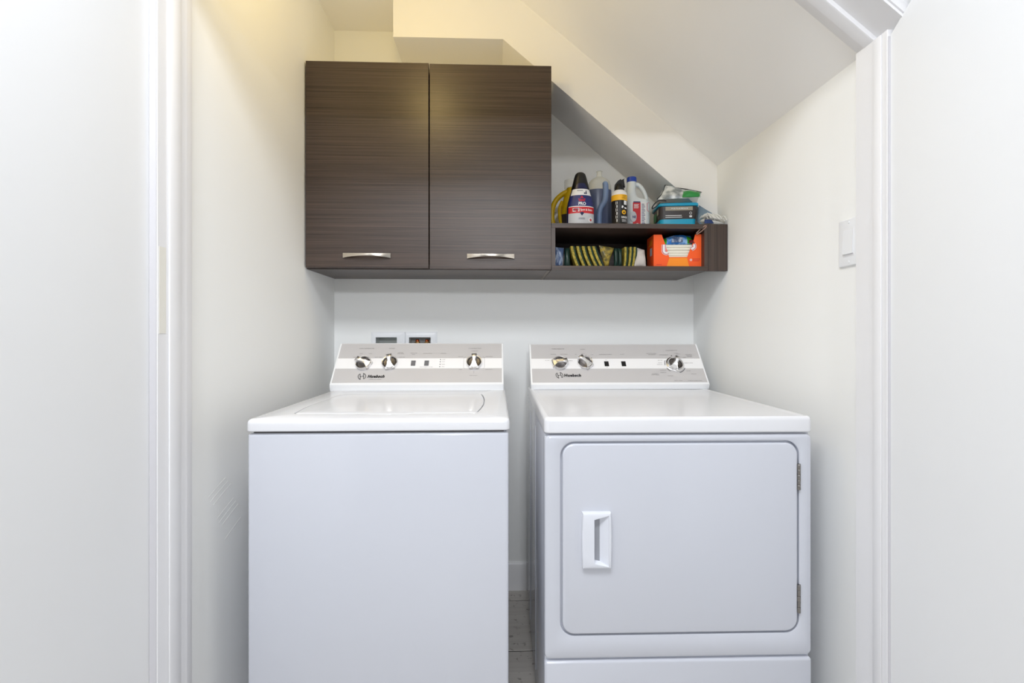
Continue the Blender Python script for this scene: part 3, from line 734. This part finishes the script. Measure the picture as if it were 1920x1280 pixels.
def wrap_front(bm, rx, ry, grow=0.0010):       # press flat print onto an oval front
    bmesh.ops.subdivide_edges(bm, edges=[e_ for e_ in bm.edges if e_.calc_length() > 0.012], cuts=2)
    for v in bm.verts:
        r_ = rx(v.co.z) if callable(rx) else rx; q_ = ry(v.co.z) if callable(ry) else ry
        k = max(-0.98, min(0.98, v.co.x / r_)); v.co.y = -math.sqrt(1 - k * k) * q_ - grow
    return bm
def brx(z): 
    for a, b_ in zip(bp_[:-1], bp_[1:]):
        if a[2] <= z <= b_[2]: return a[0] + (b_[0] - a[0]) * (z - a[2]) / (b_[2] - a[2])
    return 0.05
def bry(z):
    for a, b_ in zip(bp_[:-1], bp_[1:]):
        if a[2] <= z <= b_[2]: return a[1] + (b_[1] - a[1]) * (z - a[2]) / (b_[2] - a[2])
    return 0.03
bm = B(); ftext(bm, 'PRO', 0.002, 0, 0.0830, 0.0165, 0.029, 0.03); ftext(bm, 'Spot & Stain', 0.019, 0, 0.0600, 0.0110, 0.048, 0.02)
wrap_front(bm, brx, bry); flat(bm, WHITEP, 'white_lettering', body, world=False)
bm = B(); ftext(bm, 'bissell', 0.001, 0, 0.1005, 0.010, 0.026, 0.02); poly(bm, frame((0.001, 0, 0.109), (1, 0, 0), (0, 0, 1)), [(-0.007, -0.003), (0.007, -0.003), (0, 0.005)])
quad(bm, frame((0.001, 0, 0.0945), (1, 0, 0), (0, 0, 1)), -0.012, 0.012, -0.0015, 0.0018)
wrap_front(bm, brx, bry); flat(bm, RED, 'red_lettering', body, world=False)
bm = B(); quad(bm, frame((-0.021, 0, 0.0598), (1, 0, 0), (0, 0, 1)), -0.013, 0.012, -0.0065, 0.0065); wrap_front(bm, brx, bry, 0.0009); flat(bm, WHITEP, 'name_panel', body, world=False)
bm = B(); ftext(bm, 'OXY', -0.0215, 0, 0.0600, 0.0135, 0.023, 0.02)
poly(bm, frame((0.001, 0, 0.044), (1, 0, 0), (0, 0, 1)), [(-0.008, 0.003), (-0.005, 0.007), (0.005, 0.007), (0.008, 0.003), (0, -0.007)])
for z_, w_ in ((0.028, 0.024), (0.0245, 0.026)): quad(bm, frame((0.0, 0, z_), (1, 0, 0), (0, 0, 1)), -w_ / 2, w_ / 2, -0.0006, 0.0006)
for x_, h_ in ((0.018, 0.014), (0.012, 0.006)): poly(bm, frame((x_, 0, 0.1215), (1, 0, 0), (0, 0, 1)), [(-0.003, 0), (0.003, 0), (0.0012, h_), (-0.0012, h_)])
quad(bm, frame((-0.006, 0, 0.1345), (1, 0, 0), (0, 0, 1)), -0.011, 0.011, -0.0008, 0.0008)
wrap_front(bm, brx, bry, 0.0014); flat(bm, NAVY, 'dark_lettering', body, world=False)
bm = B(); poly(bm, frame((0.036, 0, 0.022), (1, 0, 0), (0, 0, 1)), [(0.0095 * math.cos(a * PI / 8), 0.0095 * math.sin(a * PI / 8)) for a in range(16)]); wrap_front(bm, brx, bry, 0.0010); flat(bm, WHITEP, 'seal_disc', body, world=False)
bm = B(); poly(bm, frame((0.036, 0, 0.022), (1, 0, 0), (0, 0, 1)), [(0, 0.005), (0.0045, 0), (0, -0.005), (-0.0045, 0)]); wrap_front(bm, brx, bry, 0.0014); flat(bm, RED, 'seal_mark', body, world=False)

# yellow jug with a loop handle and clear cap
t = thing('yellow_jug', 'yellow jug with loop handle and clear cap, behind the navy cleaner bottle', 'bottle', (0.300, 1.895, ZS))
bm = B(); lathe(bm, [(0.040, 0.026, 0.0), (0.044, 0.029, 0.006), (0.045, 0.029, 0.08), (0.042, 0.028, 0.115), (0.034, 0.025, 0.145), (0.026, 0.022, 0.162), (0.0225, 0.0215, 0.170), (0.0225, 0.0215, 0.180)], 30, e=0.85, cx=0.010)
part('body', bm, YELLOW, t, world=False)
bm = B(); tube(bm, smooth_path([(-0.010, 0, 0.166), (-0.035, 0, 0.152), (-0.058, 0, 0.128), (-0.070, 0, 0.098), (-0.073, 0, 0.060), (-0.066, 0, 0.030), (-0.045, 0, 0.012), (-0.02, 0, 0.012)], 6), 0.0105, 12); part('handle', bm, YELLOW, t, world=False)
bm = B(); tube(bm, smooth_path([(-0.030, 0, 0.125), (-0.042, -0.004, 0.095), (-0.040, -0.006, 0.05), (-0.030, -0.004, 0.015)], 5), 0.0075, 10); part('inner_grip', bm, YELLOW, t, world=False)
bm = B(); lathe(bm, [(0.0205, 0.178), (0.0225, 0.180), (0.0230, 0.206), (0.0215, 0.212), (0.016, 0.214)], 24); part('cap', bm, CLEAR, t, world=False)
bm = B(); sheet(bm, [(0.0456, 0.0296, 0.03), (0.0458, 0.0296, 0.07)], PI + 0.15, PI * 1.5, 10, e=0.85, cx=0.010); part('label', bm, DLABEL, t, world=False)

# translucent jug of blue liquid
t = thing('translucent_jug', 'translucent uncapped jug half full of blue liquid, in the bottle row', 'bottle', (0.425, 1.905, ZS))
jp = [(0.046, 0.0), (0.049, 0.005), (0.049, 0.180), (0.0475, 0.195), (0.042, 0.210), (0.031, 0.221), (0.018, 0.228), (0.0125, 0.231), (0.0115, 0.236), (0.0115, 0.252), (0.0130, 0.253), (0.0130, 0.2545), (0.010, 0.256)]
bm = B(); lathe(bm, [(r, r * 0.66, z) for r, z in jp], 32, e=0.9); part('body', bm, MILKY, t, world=False)
bm = B(); lathe(bm, [(0.0462, 0.0306, 0.001), (0.0494, 0.0327, 0.005), (0.0494, 0.0327, 0.174), (0.0485, 0.0320, 0.1745)], 32, e=0.9); part('liquid', bm, LIQUID, t, world=False)
bm = B(); tube(bm, smooth_path([(0.016, -0.028, 0.196), (0.0175, -0.034, 0.186), (0.0175, -0.035, 0.150), (0.013, -0.035, 0.120), (-0.001, -0.034, 0.098), (-0.008, -0.033, 0.070), (-0.009, -0.033, 0.006)], 5), [0.006] + [0.0115] * 29 + [0.010], 12); part('handle', bm, LIQUIDL, t, world=False)

# spray duster can
t = thing('duster_can', 'black and yellow spray duster can with black trigger nozzle', 'spray can', (0.4775, 1.792, ZS))
R_ = 0.0305
bm = B(); lathe(bm, [(R_ - 0.002, 0.0), (R_, 0.001), (R_, 0.003), (R_ - 0.0006, 0.004), (R_ - 0.0006, 0.118), (R_, 0.1195), (R_, 0.121), (R_ - 0.003, 0.131), (0.019, 0.140), (0.013, 0.143)], 32, mis=[2, 2, 2, 0, 2, 2, 2, 2, 2, 2])
body = part('body', bm, [BLACK, AMBER, WHITEP], t, world=False)
bm = B(); lathe(bm, [(R_, 0.0965), (R_, 0.1185)], 32, cap=False); part('yellow_band', bm, AMBER, body, world=False)
bm = B(); lathe(bm, [(0.0185, 0.136), (0.0195, 0.140), (0.0185, 0.150), (0.016, 0.158), (0.012, 0.166)], 20)
prism(bm, [(-0.018, 0.150), (0.014, 0.148), (0.015, 0.160), (0.020, 0.152), (0.021, 0.153), (0.0165, 0.180), (0.019, 0.186), (0.006, 0.180), (0.004, 0.184), (-0.008, 0.176), (-0.016, 0.166)], 'y', -0.008, 0.008)
part('nozzle', bm, BLACK, t, world=False)
rc = R_ - 0.0006
def on_can(bm, g=0.0008): return wrap_front(bm, R_, R_, g)
bm = B(); poly(bm, frame((0.0105, 0, 0.050), (1, 0, 0), (0, 0, 1)), [(0.0085 * math.cos(a * PI / 10), 0.0085 * math.sin(a * PI / 10)) for a in range(20)]); on_can(bm); flat(bm, AMBER, 'flame_disc', body, world=False)
bm = B(); poly(bm, frame((0.0105, 0, 0.050), (1, 0, 0), (0, 0, 1)), [(-0.003, -0.004), (0.003, -0.004), (0.0035, 0), (0.0005, 0.005), (0, 0.001), (-0.003, 0.001)]); on_can(bm, 0.0012); ftext_b = B()
ftext(ftext_b, 'DUSTER', 0.011, 0, 0.1115, 0.005, 0.012); ftext(ftext_b, 'EXTREMELY', 0.011, 0, 0.104, 0.005, 0.018); on_can(ftext_b, 0.0012)
flat(bm, INK, 'flame_mark', body, world=False); flat(ftext_b, INK, 'band_lettering', body, world=False)
bm = B(); ftext(bm, 'DANGER', 0.013, 0, 0.0305, 0.0105, 0.026, 0.03)
quad(bm, frame((0.0165, 0, 0.087), (1, 0, 0), (0, 0, 1)), -0.0062, 0.0062, -0.008, 0.008)
poly(bm, frame((0.006, 0, 0.070), (1, 0, 0), (0, 0, 1)), [(-0.006, -0.003), (0, -0.005), (0.003, 0.003), (-0.003, 0.006)]); poly(bm, frame((0.017, 0, 0.067), (1, 0, 0), (0, 0, 1)), [(-0.005, -0.002), (0.004, -0.004), (0.005, 0.002), (-0.004, 0.003)])
for k in range(3): quad(bm, frame((0.012, 0, 0.022 - k * 0.004), (1, 0, 0), (0, 0, 1)), -0.010, 0.010, -0.0006, 0.0006)
for k in range(6):
    quad(bm, frame((-0.019 + 0.0022 * (k % 2), 0, 0.086 - 0.0135 * k), (1, 0, 0), (0, 0, 1)), -0.0007, 0.0007, -0.0055, 0.0055); quad(bm, frame((-0.0145, 0, 0.086 - 0.0135 * k), (1, 0, 0), (0, 0, 1)), -0.0006, 0.0006, -0.005, 0.005)
on_can(bm); flat(bm, WHITEP, 'white_lettering', body, world=False)

# bleach jug
t = thing('bleach_jug', 'white jug with blue screw cap, loop handle and red label', 'bottle', (0.568, 1.862, ZS))
def rrz(x0, x1, y0, y1, r, z): return [Vector((p[0], p[1], z)) for p in rr(x0, x1, y0, y1, r, 6)]
bm = B()
loft(bm, [rrz(-0.044, 0.046, -0.030, 0.030, 0.022, 0.0), rrz(-0.047, 0.049, -0.033, 0.033, 0.024, 0.004), rrz(-0.047, 0.049, -0.033, 0.033, 0.024, 0.108), rrz(-0.0465, 0.048, -0.032, 0.032, 0.024, 0.114), rrz(-0.0465, 0.042, -0.031, 0.031, 0.024, 0.121), rrz(-0.0465, 0.014, -0.029, 0.029, 0.024, 0.126),
          rrz(-0.0455, -0.004, -0.025, 0.025, 0.020, 0.140), rrz(-0.043, -0.008, -0.020, 0.020, 0.0165, 0.165), rrz(-0.0405, -0.004, -0.0185, 0.0185, 0.0175, 0.184), rrz(-0.0395, -0.0035, -0.018, 0.018, 0.0178, 0.197)])
body = part('body', bm, MILKY2, t, world=False, smooth=50)
bm = B(); tube(bm, smooth_path([(-0.014, 0, 0.188), (0.004, 0, 0.187), (0.019, 0, 0.174), (0.031, 0, 0.154), (0.038, 0, 0.132), (0.039, 0, 0.112)], 6), 0.0085, 12); part('handle', bm, MILKY2, t, world=False)
bm = B(); lathe(bm, [(0.0185, 0.196), (0.0195, 0.197), (0.0195, 0.212), (0.018, 0.2155), (0.010, 0.217)], 26, cx=-0.0215); part('cap', bm, BLUECAP, t, world=False, label='blue screw cap')
def bl(x0, x1, z0, z1, y=-0.0336): 
    b2 = B(); quad(b2, frame((0, y, 0), (1, 0, 0), (0, 0, 1)), x0, x1, z0, z1); return b2
flat(bl(-0.026, 0.005, 0.012, 0.106), RED, 'red_label', body, world=False); flat(bl(-0.024, 0.004, 0.1060, 0.1105), NAVYL, 'label_top', body, world=False)
flat(bl(0.005, 0.027, 0.010, 0.1085), WHITEP, 'side_label', body, world=False)
bm = B()
for k in range(4): quad(bm, frame((-0.012, -0.0340, 0.098 - k * 0.0045), (1, 0, 0), (0, 0, 1)), -0.010, 0.010 - 0.002 * (k % 2), -0.0011, 0.0011)
poly(bm, frame((-0.008, -0.0340, 0.012), (1, 0, 0), (0, 0, 1)), [(-0.012, 0), (0.012, 0), (0.012, 0.008), (0, 0.012), (-0.012, 0.008)])
flat(bm, WHITEP, 'label_lines', body, world=False)
bm = B(); poly(bm, frame((-0.024, -0.0342, 0.050), (1, 0, 0), (0, 0, 1)), [(0.013 * math.cos(a * PI / 10), 0.021 * math.sin(a * PI / 10)) for a in range(20)]); flat(bm, LGREY, 'label_oval', body, world=False)
bm = B(); ftext(bm, 'NE', -0.0205, -0.0346, 0.048, 0.014, 0.014, 0.03); flat(bm, NAVYL, 'name_end', body, world=False)
bm = B()
for k in range(16): quad(bm, frame((0.016, -0.0340, 0.100 - k * 0.0055), (1, 0, 0), (0, 0, 1)), -0.007, 0.0055 + 0.002 * ((k * 7) % 3 - 1), -0.0011, 0.0011)
flat(bm, NAVYL, 'small_print', body, world=False)
bm = B(); stroke(bm, frame((0.0355, -0.0328, 0.0), (1, 0, 0), (0, 0, 1)), [(0.004, 0.106), (-0.004, 0.104), (-0.004, 0.078), (0.003, 0.070)], 0.0016); flat(bm, RED, 'red_outline', body, world=False)

# wipes tub, set a little askew
t = thing('wipes_tub', 'cyan-lidded wipes tub with charcoal label under a silver pouch', 'tub', (0.712, 1.795, ZS), -0.12)
def tub(q, z, g=0.0): return [Vector((p[0], p[1], z)) for p in rr(-0.0715 + q, 0.0715 - q, 0.0 + q, 0.115 - q, 0.016, 5)]
bm = B(); loft(bm, [tub(0.010, 0.0), tub(0.004, 0.004), tub(0.002, 0.033), tub(0.0, 0.086)]); part('base', bm, CYAN, t, world=False)
bm = B(); loft(bm, [tub(0.0016, 0.0335), tub(-0.0012, 0.084)], False, False); body = part('label', bm, DLABEL, t, world=False)
bm = B(); loft(bm, [tub(0.002, 0.083), tub(-0.006, 0.0845), tub(-0.007, 0.088), tub(-0.006, 0.0945), tub(-0.003, 0.0965), tub(0.010, 0.0975)]); part('lid', bm, CYAN, t, world=False)
FY = -0.0022
def tl_(x0, x1, z0, z1, y=FY): b2 = B(); quad(b2, frame((0, y, 0), (1, 0, 0), (0, 0, 1)), x0, x1, z0, z1); return b2
flat(tl_(-0.050, 0.054, 0.0665, 0.0815), BEIGE, 'beige_band', body, world=False)
bm = B(); ftext(bm, 'MULTI-SURFACE', 0.004, FY - 0.0006, 0.0738, 0.0065, 0.064, 0.02)
for k, (z_, w_) in enumerate(((0.0470, 0.062), (0.0400, 0.064))): quad(bm, frame((-0.019 , FY - 0.0004, z_), (1, 0, 0), (0, 0, 1)), -0.031, -0.031 + w_, -0.0012, 0.0012)
stroke(bm, frame((0.046, FY - 0.0004, 0.055), (1, 0, 0), (0, 0, 1)), [(0.004 * math.cos(a * PI / 6), 0.005 * math.sin(a * PI / 6)) for a in range(13)], 0.0014)
quad(bm, frame((0.046, FY - 0.0004, 0.042), (1, 0, 0), (0, 0, 1)), -0.005, 0.005, -0.003, 0.004)
flat(bm, WHITEP, 'label_lettering', body, world=False)
SXm = -0.0728
bm = B()
for a, b_, z0, z1 in ((0.05, 0.100, 0.038, 0.070), ): 
    f = bm.faces.new([bm.verts.new((SXm - 0.0006, yy, zz)) for yy, zz in ((a, z0), (b_, z0), (b_, z1), (a, z1))])
flat(bm, GREEN, 'side_print', body, world=False)
bm = B(); f = bm.faces.new([bm.verts.new((SXm - 0.0006, yy, zz)) for yy, zz in ((0.014, 0.055), (0.040, 0.055), (0.040, 0.076), (0.014, 0.076))]); flat(bm, BEIGE, 'side_panel_print', body, world=False)

# silver pouch lying over the tub
t = thing('refill_pouch', 'crumpled silver refill pouch with green print, lying on the wipes tub', 'pouch', (0.71, 1.80, ZS + 0.098))
bm = B()
pouch(bm, (0.622, 1.778, 1.646), (0.782, 1.752, 1.648), (0.808, 1.806, 1.684), (0.668, 1.812, 1.712), 0.022, 18, 12, 0.004, 2.0, 0.08)
bodyp = part('body', bm, FILM, t)
bm = B(); tube(bm, smooth_path([(0.621, 1.776, 1.647), (0.640, 1.785, 1.668), (0.655, 1.798, 1.692), (0.667, 1.811, 1.713), (0.700, 1.811, 1.704), (0.750, 1.808, 1.697), (0.809, 1.806, 1.685)], 4), 0.0022, 6, 0.5); part('seam', bm, FILMD, t, label='dark sealed edge')
bm = B(); pouch(bm, (0.712, 1.755, 1.650), (0.776, 1.748, 1.652), (0.790, 1.776, 1.676), (0.722, 1.776, 1.680), 0.020, 8, 6, 0.003, 5.0, 0.05); part('green_print', bm, GREEN, t)
bm = B(); tube(bm, smooth_path([(0.655, 1.772, 1.641), (0.625, 1.768, 1.640), (0.607, 1.772, 1.625), (0.602, 1.778, 1.612), (0.615, 1.776, 1.618), (0.632, 1.772, 1.634)], 5), 0.0022, 6); part('cord', bm, FILMD, t)

# packet behind the tub, cloth flap, mop cloth, navy bag
t = thing('folded_packet', 'grey-blue folded packet slumped behind the right end of the wipes tub', 'packet', (0.815, 1.80, ZS))
bm = B(); pouch(bm, (0.797, 1.778, 1.545), (0.843, 1.772, 1.590), (0.800, 1.808, 1.634), (0.790, 1.812, 1.575), 0.014, 8, 8, 0.002, 9.0); part('body', bm, GREYBLUE, t)
t = thing('mop_cloth', 'white shaggy mop cloth on the right end of the shelf top', 'cloth', (0.83, 1.79, ZS))
bm = B(); pouch(bm, (0.795, 1.748, ZS + 0.016), (0.868, 1.748, ZS + 0.009), (0.868, 1.815, ZS + 0.010), (0.795, 1.815, ZS + 0.030), 0.030, 16, 14, 0.005, 4.0, 0.0); part('pile', bm, WCLOTH, t)
bm = B()
for k in range(46):
    x = 0.795 + random.random() * 0.066; y = 1.745 + random.random() * 0.05; z = ZS + 0.026 + 0.012 * (0.868 - x) / 0.07
    a = random.uniform(-0.6, 0.9); l_ = random.uniform(0.010, 0.018)
    tube(bm, smooth_path([(x, y, z - 0.004), (x + l_ * 0.4 * math.cos(a), y - 0.006, z + 0.006), (min(0.872, x + l_ * math.cos(a)), y - 0.012, z - 0.004 + 0.004 * math.sin(a)), (min(0.874, x + l_ * 1.3), y - 0.015, max(ZS + 0.004, z - 0.014))], 3), 0.0022, 5)
part('strand', bm, WCLOTH, t, kind='stuff')
t = thing('navy_rag', 'small navy rag bunched beside the wipes tub under the mop cloth', 'cloth', (0.805, 1.75, ZS))
bm = B(); pouch(bm, (0.790, 1.738, ZS + 0.004), (0.826, 1.738, ZS + 0.004), (0.822, 1.746, ZS + 0.020), (0.794, 1.746, ZS + 0.021), 0.010, 8, 6, 0.002, 6.0, 0.0); part('body', bm, NAVYBAG, t)

# ---------------------------------------------------------------- inside the open shelf
ZI = SZ0 + 0.017
t = thing('blue_bag', 'pale blue plastic bag at the left end inside the open shelf', 'bag', (0.24, 1.79, ZI))
bm = B(); pouch(bm, (0.222, 1.772, ZI + 0.004), (0.254, 1.780, ZI + 0.004), (0.262, 1.800, ZI + 0.078), (0.223, 1.790, ZI + 0.080), 0.026, 10, 12, 0.003, 1.0, 0.0); part('film', bm, BCLOTH, t)
t = thing('dark_packet', 'dark green packet leaning beside the blue bag', 'packet', (0.27, 1.80, ZI))
bm = B(); pouch(bm, (0.262, 1.792, ZI + 0.003), (0.286, 1.788, ZI + 0.003), (0.285, 1.798, ZI + 0.078), (0.266, 1.800, ZI + 0.076), 0.020, 8, 10, 0.002, 3.0, 0.0); part('film', bm, DGREEN, t)
def pad(x_b, x_t, label, wd=0.013, hgt=0.080, y=1.775, bow=0.006, group=None, dep_=0.09):
    t = thing('scouring_sponge', label, 'sponge', (x_b, y, ZI), 0, group)
    def col(o0, o1, n=7):
        L = []
        for i in range(n + 1):
            f = i / n; x = (x_t - x_b) * f - bow * math.sin(f * PI); z = 0.002 + hgt * f
            L.append([Vector((x + o0, 0, z)), Vector((x + o1, 0, z)), Vector((x + o1, dep_, z)), Vector((x + o0, dep_, z))])
        b2 = B(); loft(b2, L); return b2
    part('foam', col(-wd * 0.5, wd * 0.5), SPONGE, t, world=False)
    part('scouring_layer', col(wd * 0.5 + 0.0002, wd * 0.5 + 0.006), SPONGE_G, t, world=False)
    return t
lab = ['first leaning yellow sponge from the left in the open shelf', 'second leaning yellow sponge from the left in the open shelf', 'third leaning yellow sponge from the left in the open shelf', 'fourth leaning yellow sponge from the left in the open shelf', 'fifth leaning yellow sponge, against the crumpled yellow pack']
for (xb, xt), l_ in zip(((0.312, 0.289), (0.337, 0.311), (0.360, 0.332), (0.384, 0.354), (0.404, 0.372)), lab):
    pad(xb, xt, l_, 0.0098, 0.078, 1.772, 0.003, 'leaning sponges in the open shelf')
lab = ['upright yellow sponge nearest the dark green packs', 'middle one of three upright yellow sponges', 'upright yellow sponge against the crumpled white cloth']
for (xb, xt), l_ in zip(((0.495, 0.499), (0.512, 0.519), (0.527, 0.535)), lab):
    pad(xb, xt, l_, 0.0075, 0.078, 1.780, -0.002, 'upright sponges in the open shelf')
t = thing('wrapped_sponge_pack', 'crumpled yellow film-wrapped sponge pack between the two rows of sponges', 'sponge pack', (0.43, 1.78, ZI))
bm = B(); pouch(bm, (0.420, 1.772, ZI + 0.002), (0.430, 1.780, ZI + 0.002), (0.453, 1.782, ZI + 0.076), (0.393, 1.770, ZI + 0.082), 0.022, 12, 12, 0.004, 7.0, 0.0); part('wrapper', bm, WRAP, t)
for k, (x, l_) in enumerate(((0.462, 'dark green wrapped pack right of the crumpled yellow pack'), (0.478, 'dark green wrapped pack left of the upright sponges'))):
    t = thing('dark_sponge_pack', l_, 'sponge pack', (x, 1.785, ZI), 0, 'dark packs in the open shelf')
    bm = B(); pouch(bm, (x - 0.008, 1.782, ZI + 0.002), (x + 0.007, 1.782, ZI + 0.002), (x + 0.008, 1.786, ZI + 0.074 - 0.004 * k), (x - 0.007, 1.786, ZI + 0.076), 0.018, 8, 10, 0.002, 11.0 + k, 0.0); part('wrapper', bm, DGREEN, t)
t = thing('white_rag', 'crumpled white rag between the sponges and the orange box', 'cloth', (0.56, 1.80, ZI))
bm = B(); pouch(bm, (0.530, 1.780, ZI + 0.002), (0.578, 1.776, ZI + 0.002), (0.580, 1.800, ZI + 0.074), (0.545, 1.800, ZI + 0.080), 0.030, 14, 14, 0.006, 8.0, 0.0); part('cloth', bm, RAG, t)

# orange carton
t = thing('orange_carton', 'open orange cardboard carton of cream sheets at the right end of the open shelf', 'carton', (0.700, 1.768, ZI), -0.06)
x0, x1, zt, dp = -0.0935, 0.0925, 0.1270, 0.095
fr = [(x0, 0.0), (x1, 0.0), (x1, zt), (0.0655, zt), (0.0560, 0.092), (0.0350, 0.040), (-0.0340, 0.040), (-0.0500, 0.092), (-0.0625, zt), (x0, zt)]
bm = B(); prism(bm, fr, 'y', 0.0, 0.0012); fp = part('front_panel', bm, ORANGE, t, world=False, smooth=0)
bm = B(); box(bm, x0, x0 + 0.0012, 0.0012, dp, 0, zt); sp = part('side_panel', bm, ORANGED, t, world=False, smooth=0)
bm = B(); box(bm, x1 - 0.0012, x1, 0.0012, dp, 0, zt); part('side_panel', bm, ORANGE, t, world=False, smooth=0)
bm = B(); box(bm, x0, x1, dp, dp + 0.0012, 0, zt); part('back_panel', bm, ORANGED, t, world=False, smooth=0)
bm = B(); box(bm, x0 + 0.0012, x1 - 0.0012, 0.0012, dp, 0, 0.0012); part('base_panel', bm, ORANGED, t, world=False, smooth=0)
FX = lambda x, z, d=0.0005: frame((x, -d, z), (1, 0, 0), (0, 0, 1))
bm = B(); poly(bm, FX(0, 0), [(-0.0335, 0.037), (0.0345, 0.037), (0.0430, 0.003), (-0.0450, 0.003)]); flat(bm, ORANGE2, 'amber_print', fp, world=False)
bm = B(); stroke(bm, FX(0, 0, 0.0007), [(-0.0450, 0.002), (-0.0340, 0.038), (0.0350, 0.038), (0.0435, 0.002)], 0.0008); flat(bm, ORANGED, 'fold_line', fp, world=False)
def letter(bm, kind, g, d):
    if kind == 'b':
        pts = [(-0.054, 0.088), (-0.0545, 0.070), (-0.0535, 0.060), (-0.0450, 0.0555), (-0.0405, 0.0585)]
        stroke(bm, FX(0, 0, d), [(q.x, q.y) for q in smooth_path([(a, b_, 0) for a, b_ in pts], 4)], 0.0085 + g)
    else:
        pts = [(0.0580, 0.088), (0.0615, 0.083), (0.0600, 0.076), (0.0530, 0.072), (0.0500, 0.070)]
        stroke(bm, FX(0, 0, d), [(q.x, q.y) for q in smooth_path([(a, b_, 0) for a, b_ in pts], 4)], 0.0085 + g)
for g, d, m_, nm in ((0.0085, 0.0006, WHITEP, 'letter_outline'), (0.0050, 0.0010, RED, 'letter_border'), (0.0, 0.0014, WHITEP, 'letter_face')):
    for k_ in 'be':
        bm = B(); letter(bm, k_, g, d); flat(bm, m_, nm, fp, world=False)
bm = B(); stroke(bm, FX(0.0490, 0.0285, 0.0008), [(0.0035 * math.cos(a * PI / 6), 0.0035 * math.sin(a * PI / 6)) for a in range(13)], 0.0022); flat(bm, WHITEP, 'recycling_mark', fp, world=False)
bm = B()
for k in range(3): quad(bm, FX(0.0700, 0.0330 - k * 0.0042, 0.0008), -0.0145, 0.0145 - 0.004 * (k == 2), -0.0006, 0.0006)
quad(bm, FX(-0.0730, 0.0110, 0.0008), -0.010, 0.010, -0.0008, 0.0008)
flat(bm, RED, 'small_print', fp, world=False)
bm = B()
def sq(bm, y0, y1, z0, z1): bm.faces.new([bm.verts.new((x0 - 0.0005, y, z)) for y, z in ((y0, z0), (y1, z0), (y1, z1), (y0, z1))])
sq(bm, 0.022, 0.050, 0.050, 0.080); flat(bm, LGREY, 'barcode', sp, world=False)
bm = B()
for k in range(4): sq(bm, 0.020, 0.075 - 0.008 * k, 0.092 + 0.006 * k, 0.094 + 0.006 * k)
flat(bm, AMBER, 'side_print', sp, world=False)
# sheets in the carton
ts = thing('sheet_stack', 'stack of folded cream sheets inside the orange carton', 'sheets', (0.700, 1.768, ZI + 0.002), -0.06)
for k in range(8):
    z0 = 0.0012 + k * 0.0108; bm = B(); sw_ = 0.0015 * math.sin(k * 2.3)
    slab(bm, x0 + 0.004 + sw_, x1 - 0.005 + sw_, 0.004 + 0.0008 * (k % 3), dp - 0.004, z0, z0 + 0.0102, 0.002, top_, 0.0030, 3)
    part('sheet', bm, PADS, ts, world=False)
# blue and green bag on the sheets
t = thing('blue_green_bag', 'shiny blue and green plastic bag lying in the open orange carton', 'bag', (0.705, 1.80, ZI + 0.09))
def bagm(u, v): return 1 if (u > 0.80 or u < 0.14) and v < 0.7 else (2 if u > 0.84 and v < 0.3 else 0)
bm = B(); pouch(bm, (0.640, 1.776, ZI + 0.091), (0.762, 1.770, ZI + 0.094), (0.768, 1.815, ZI + 0.132), (0.650, 1.818, ZI + 0.116), 0.030, 20, 12, 0.0035, 12.0, 0.0, 0, bagm); bb = part('film', bm, [BLUEFILM, GREENFILM, MAROON], t)
bm = B(); pouch(bm, (0.672, 1.766, ZI + 0.096), (0.716, 1.764, ZI + 0.098), (0.722, 1.774, ZI + 0.118), (0.684, 1.776, ZI + 0.122), 0.006, 8, 6, 0.002, 15.0, 0.0); part('pale_print', bm, BCLOTH, bb)
bm = B(); pouch(bm, (0.742, 1.764, ZI + 0.094), (0.764, 1.764, ZI + 0.094), (0.758, 1.772, ZI + 0.108), (0.744, 1.772, ZI + 0.106), 0.005, 6, 5, 0.001, 16.0, 0.0); part('maroon_print', bm, MAROON, bb)
bm = B(); tube(bm, smooth_path([(0.764, 1.752, ZI + 0.128), (0.776, 1.745, ZI + 0.142), (0.790, 1.733, ZI + 0.153), (0.793, 1.733, ZI + 0.148), (0.780, 1.745, ZI + 0.134), (0.766, 1.754, ZI + 0.124)], 5), 0.0022, 6); part('twist_tie', bm, TWIST, t)
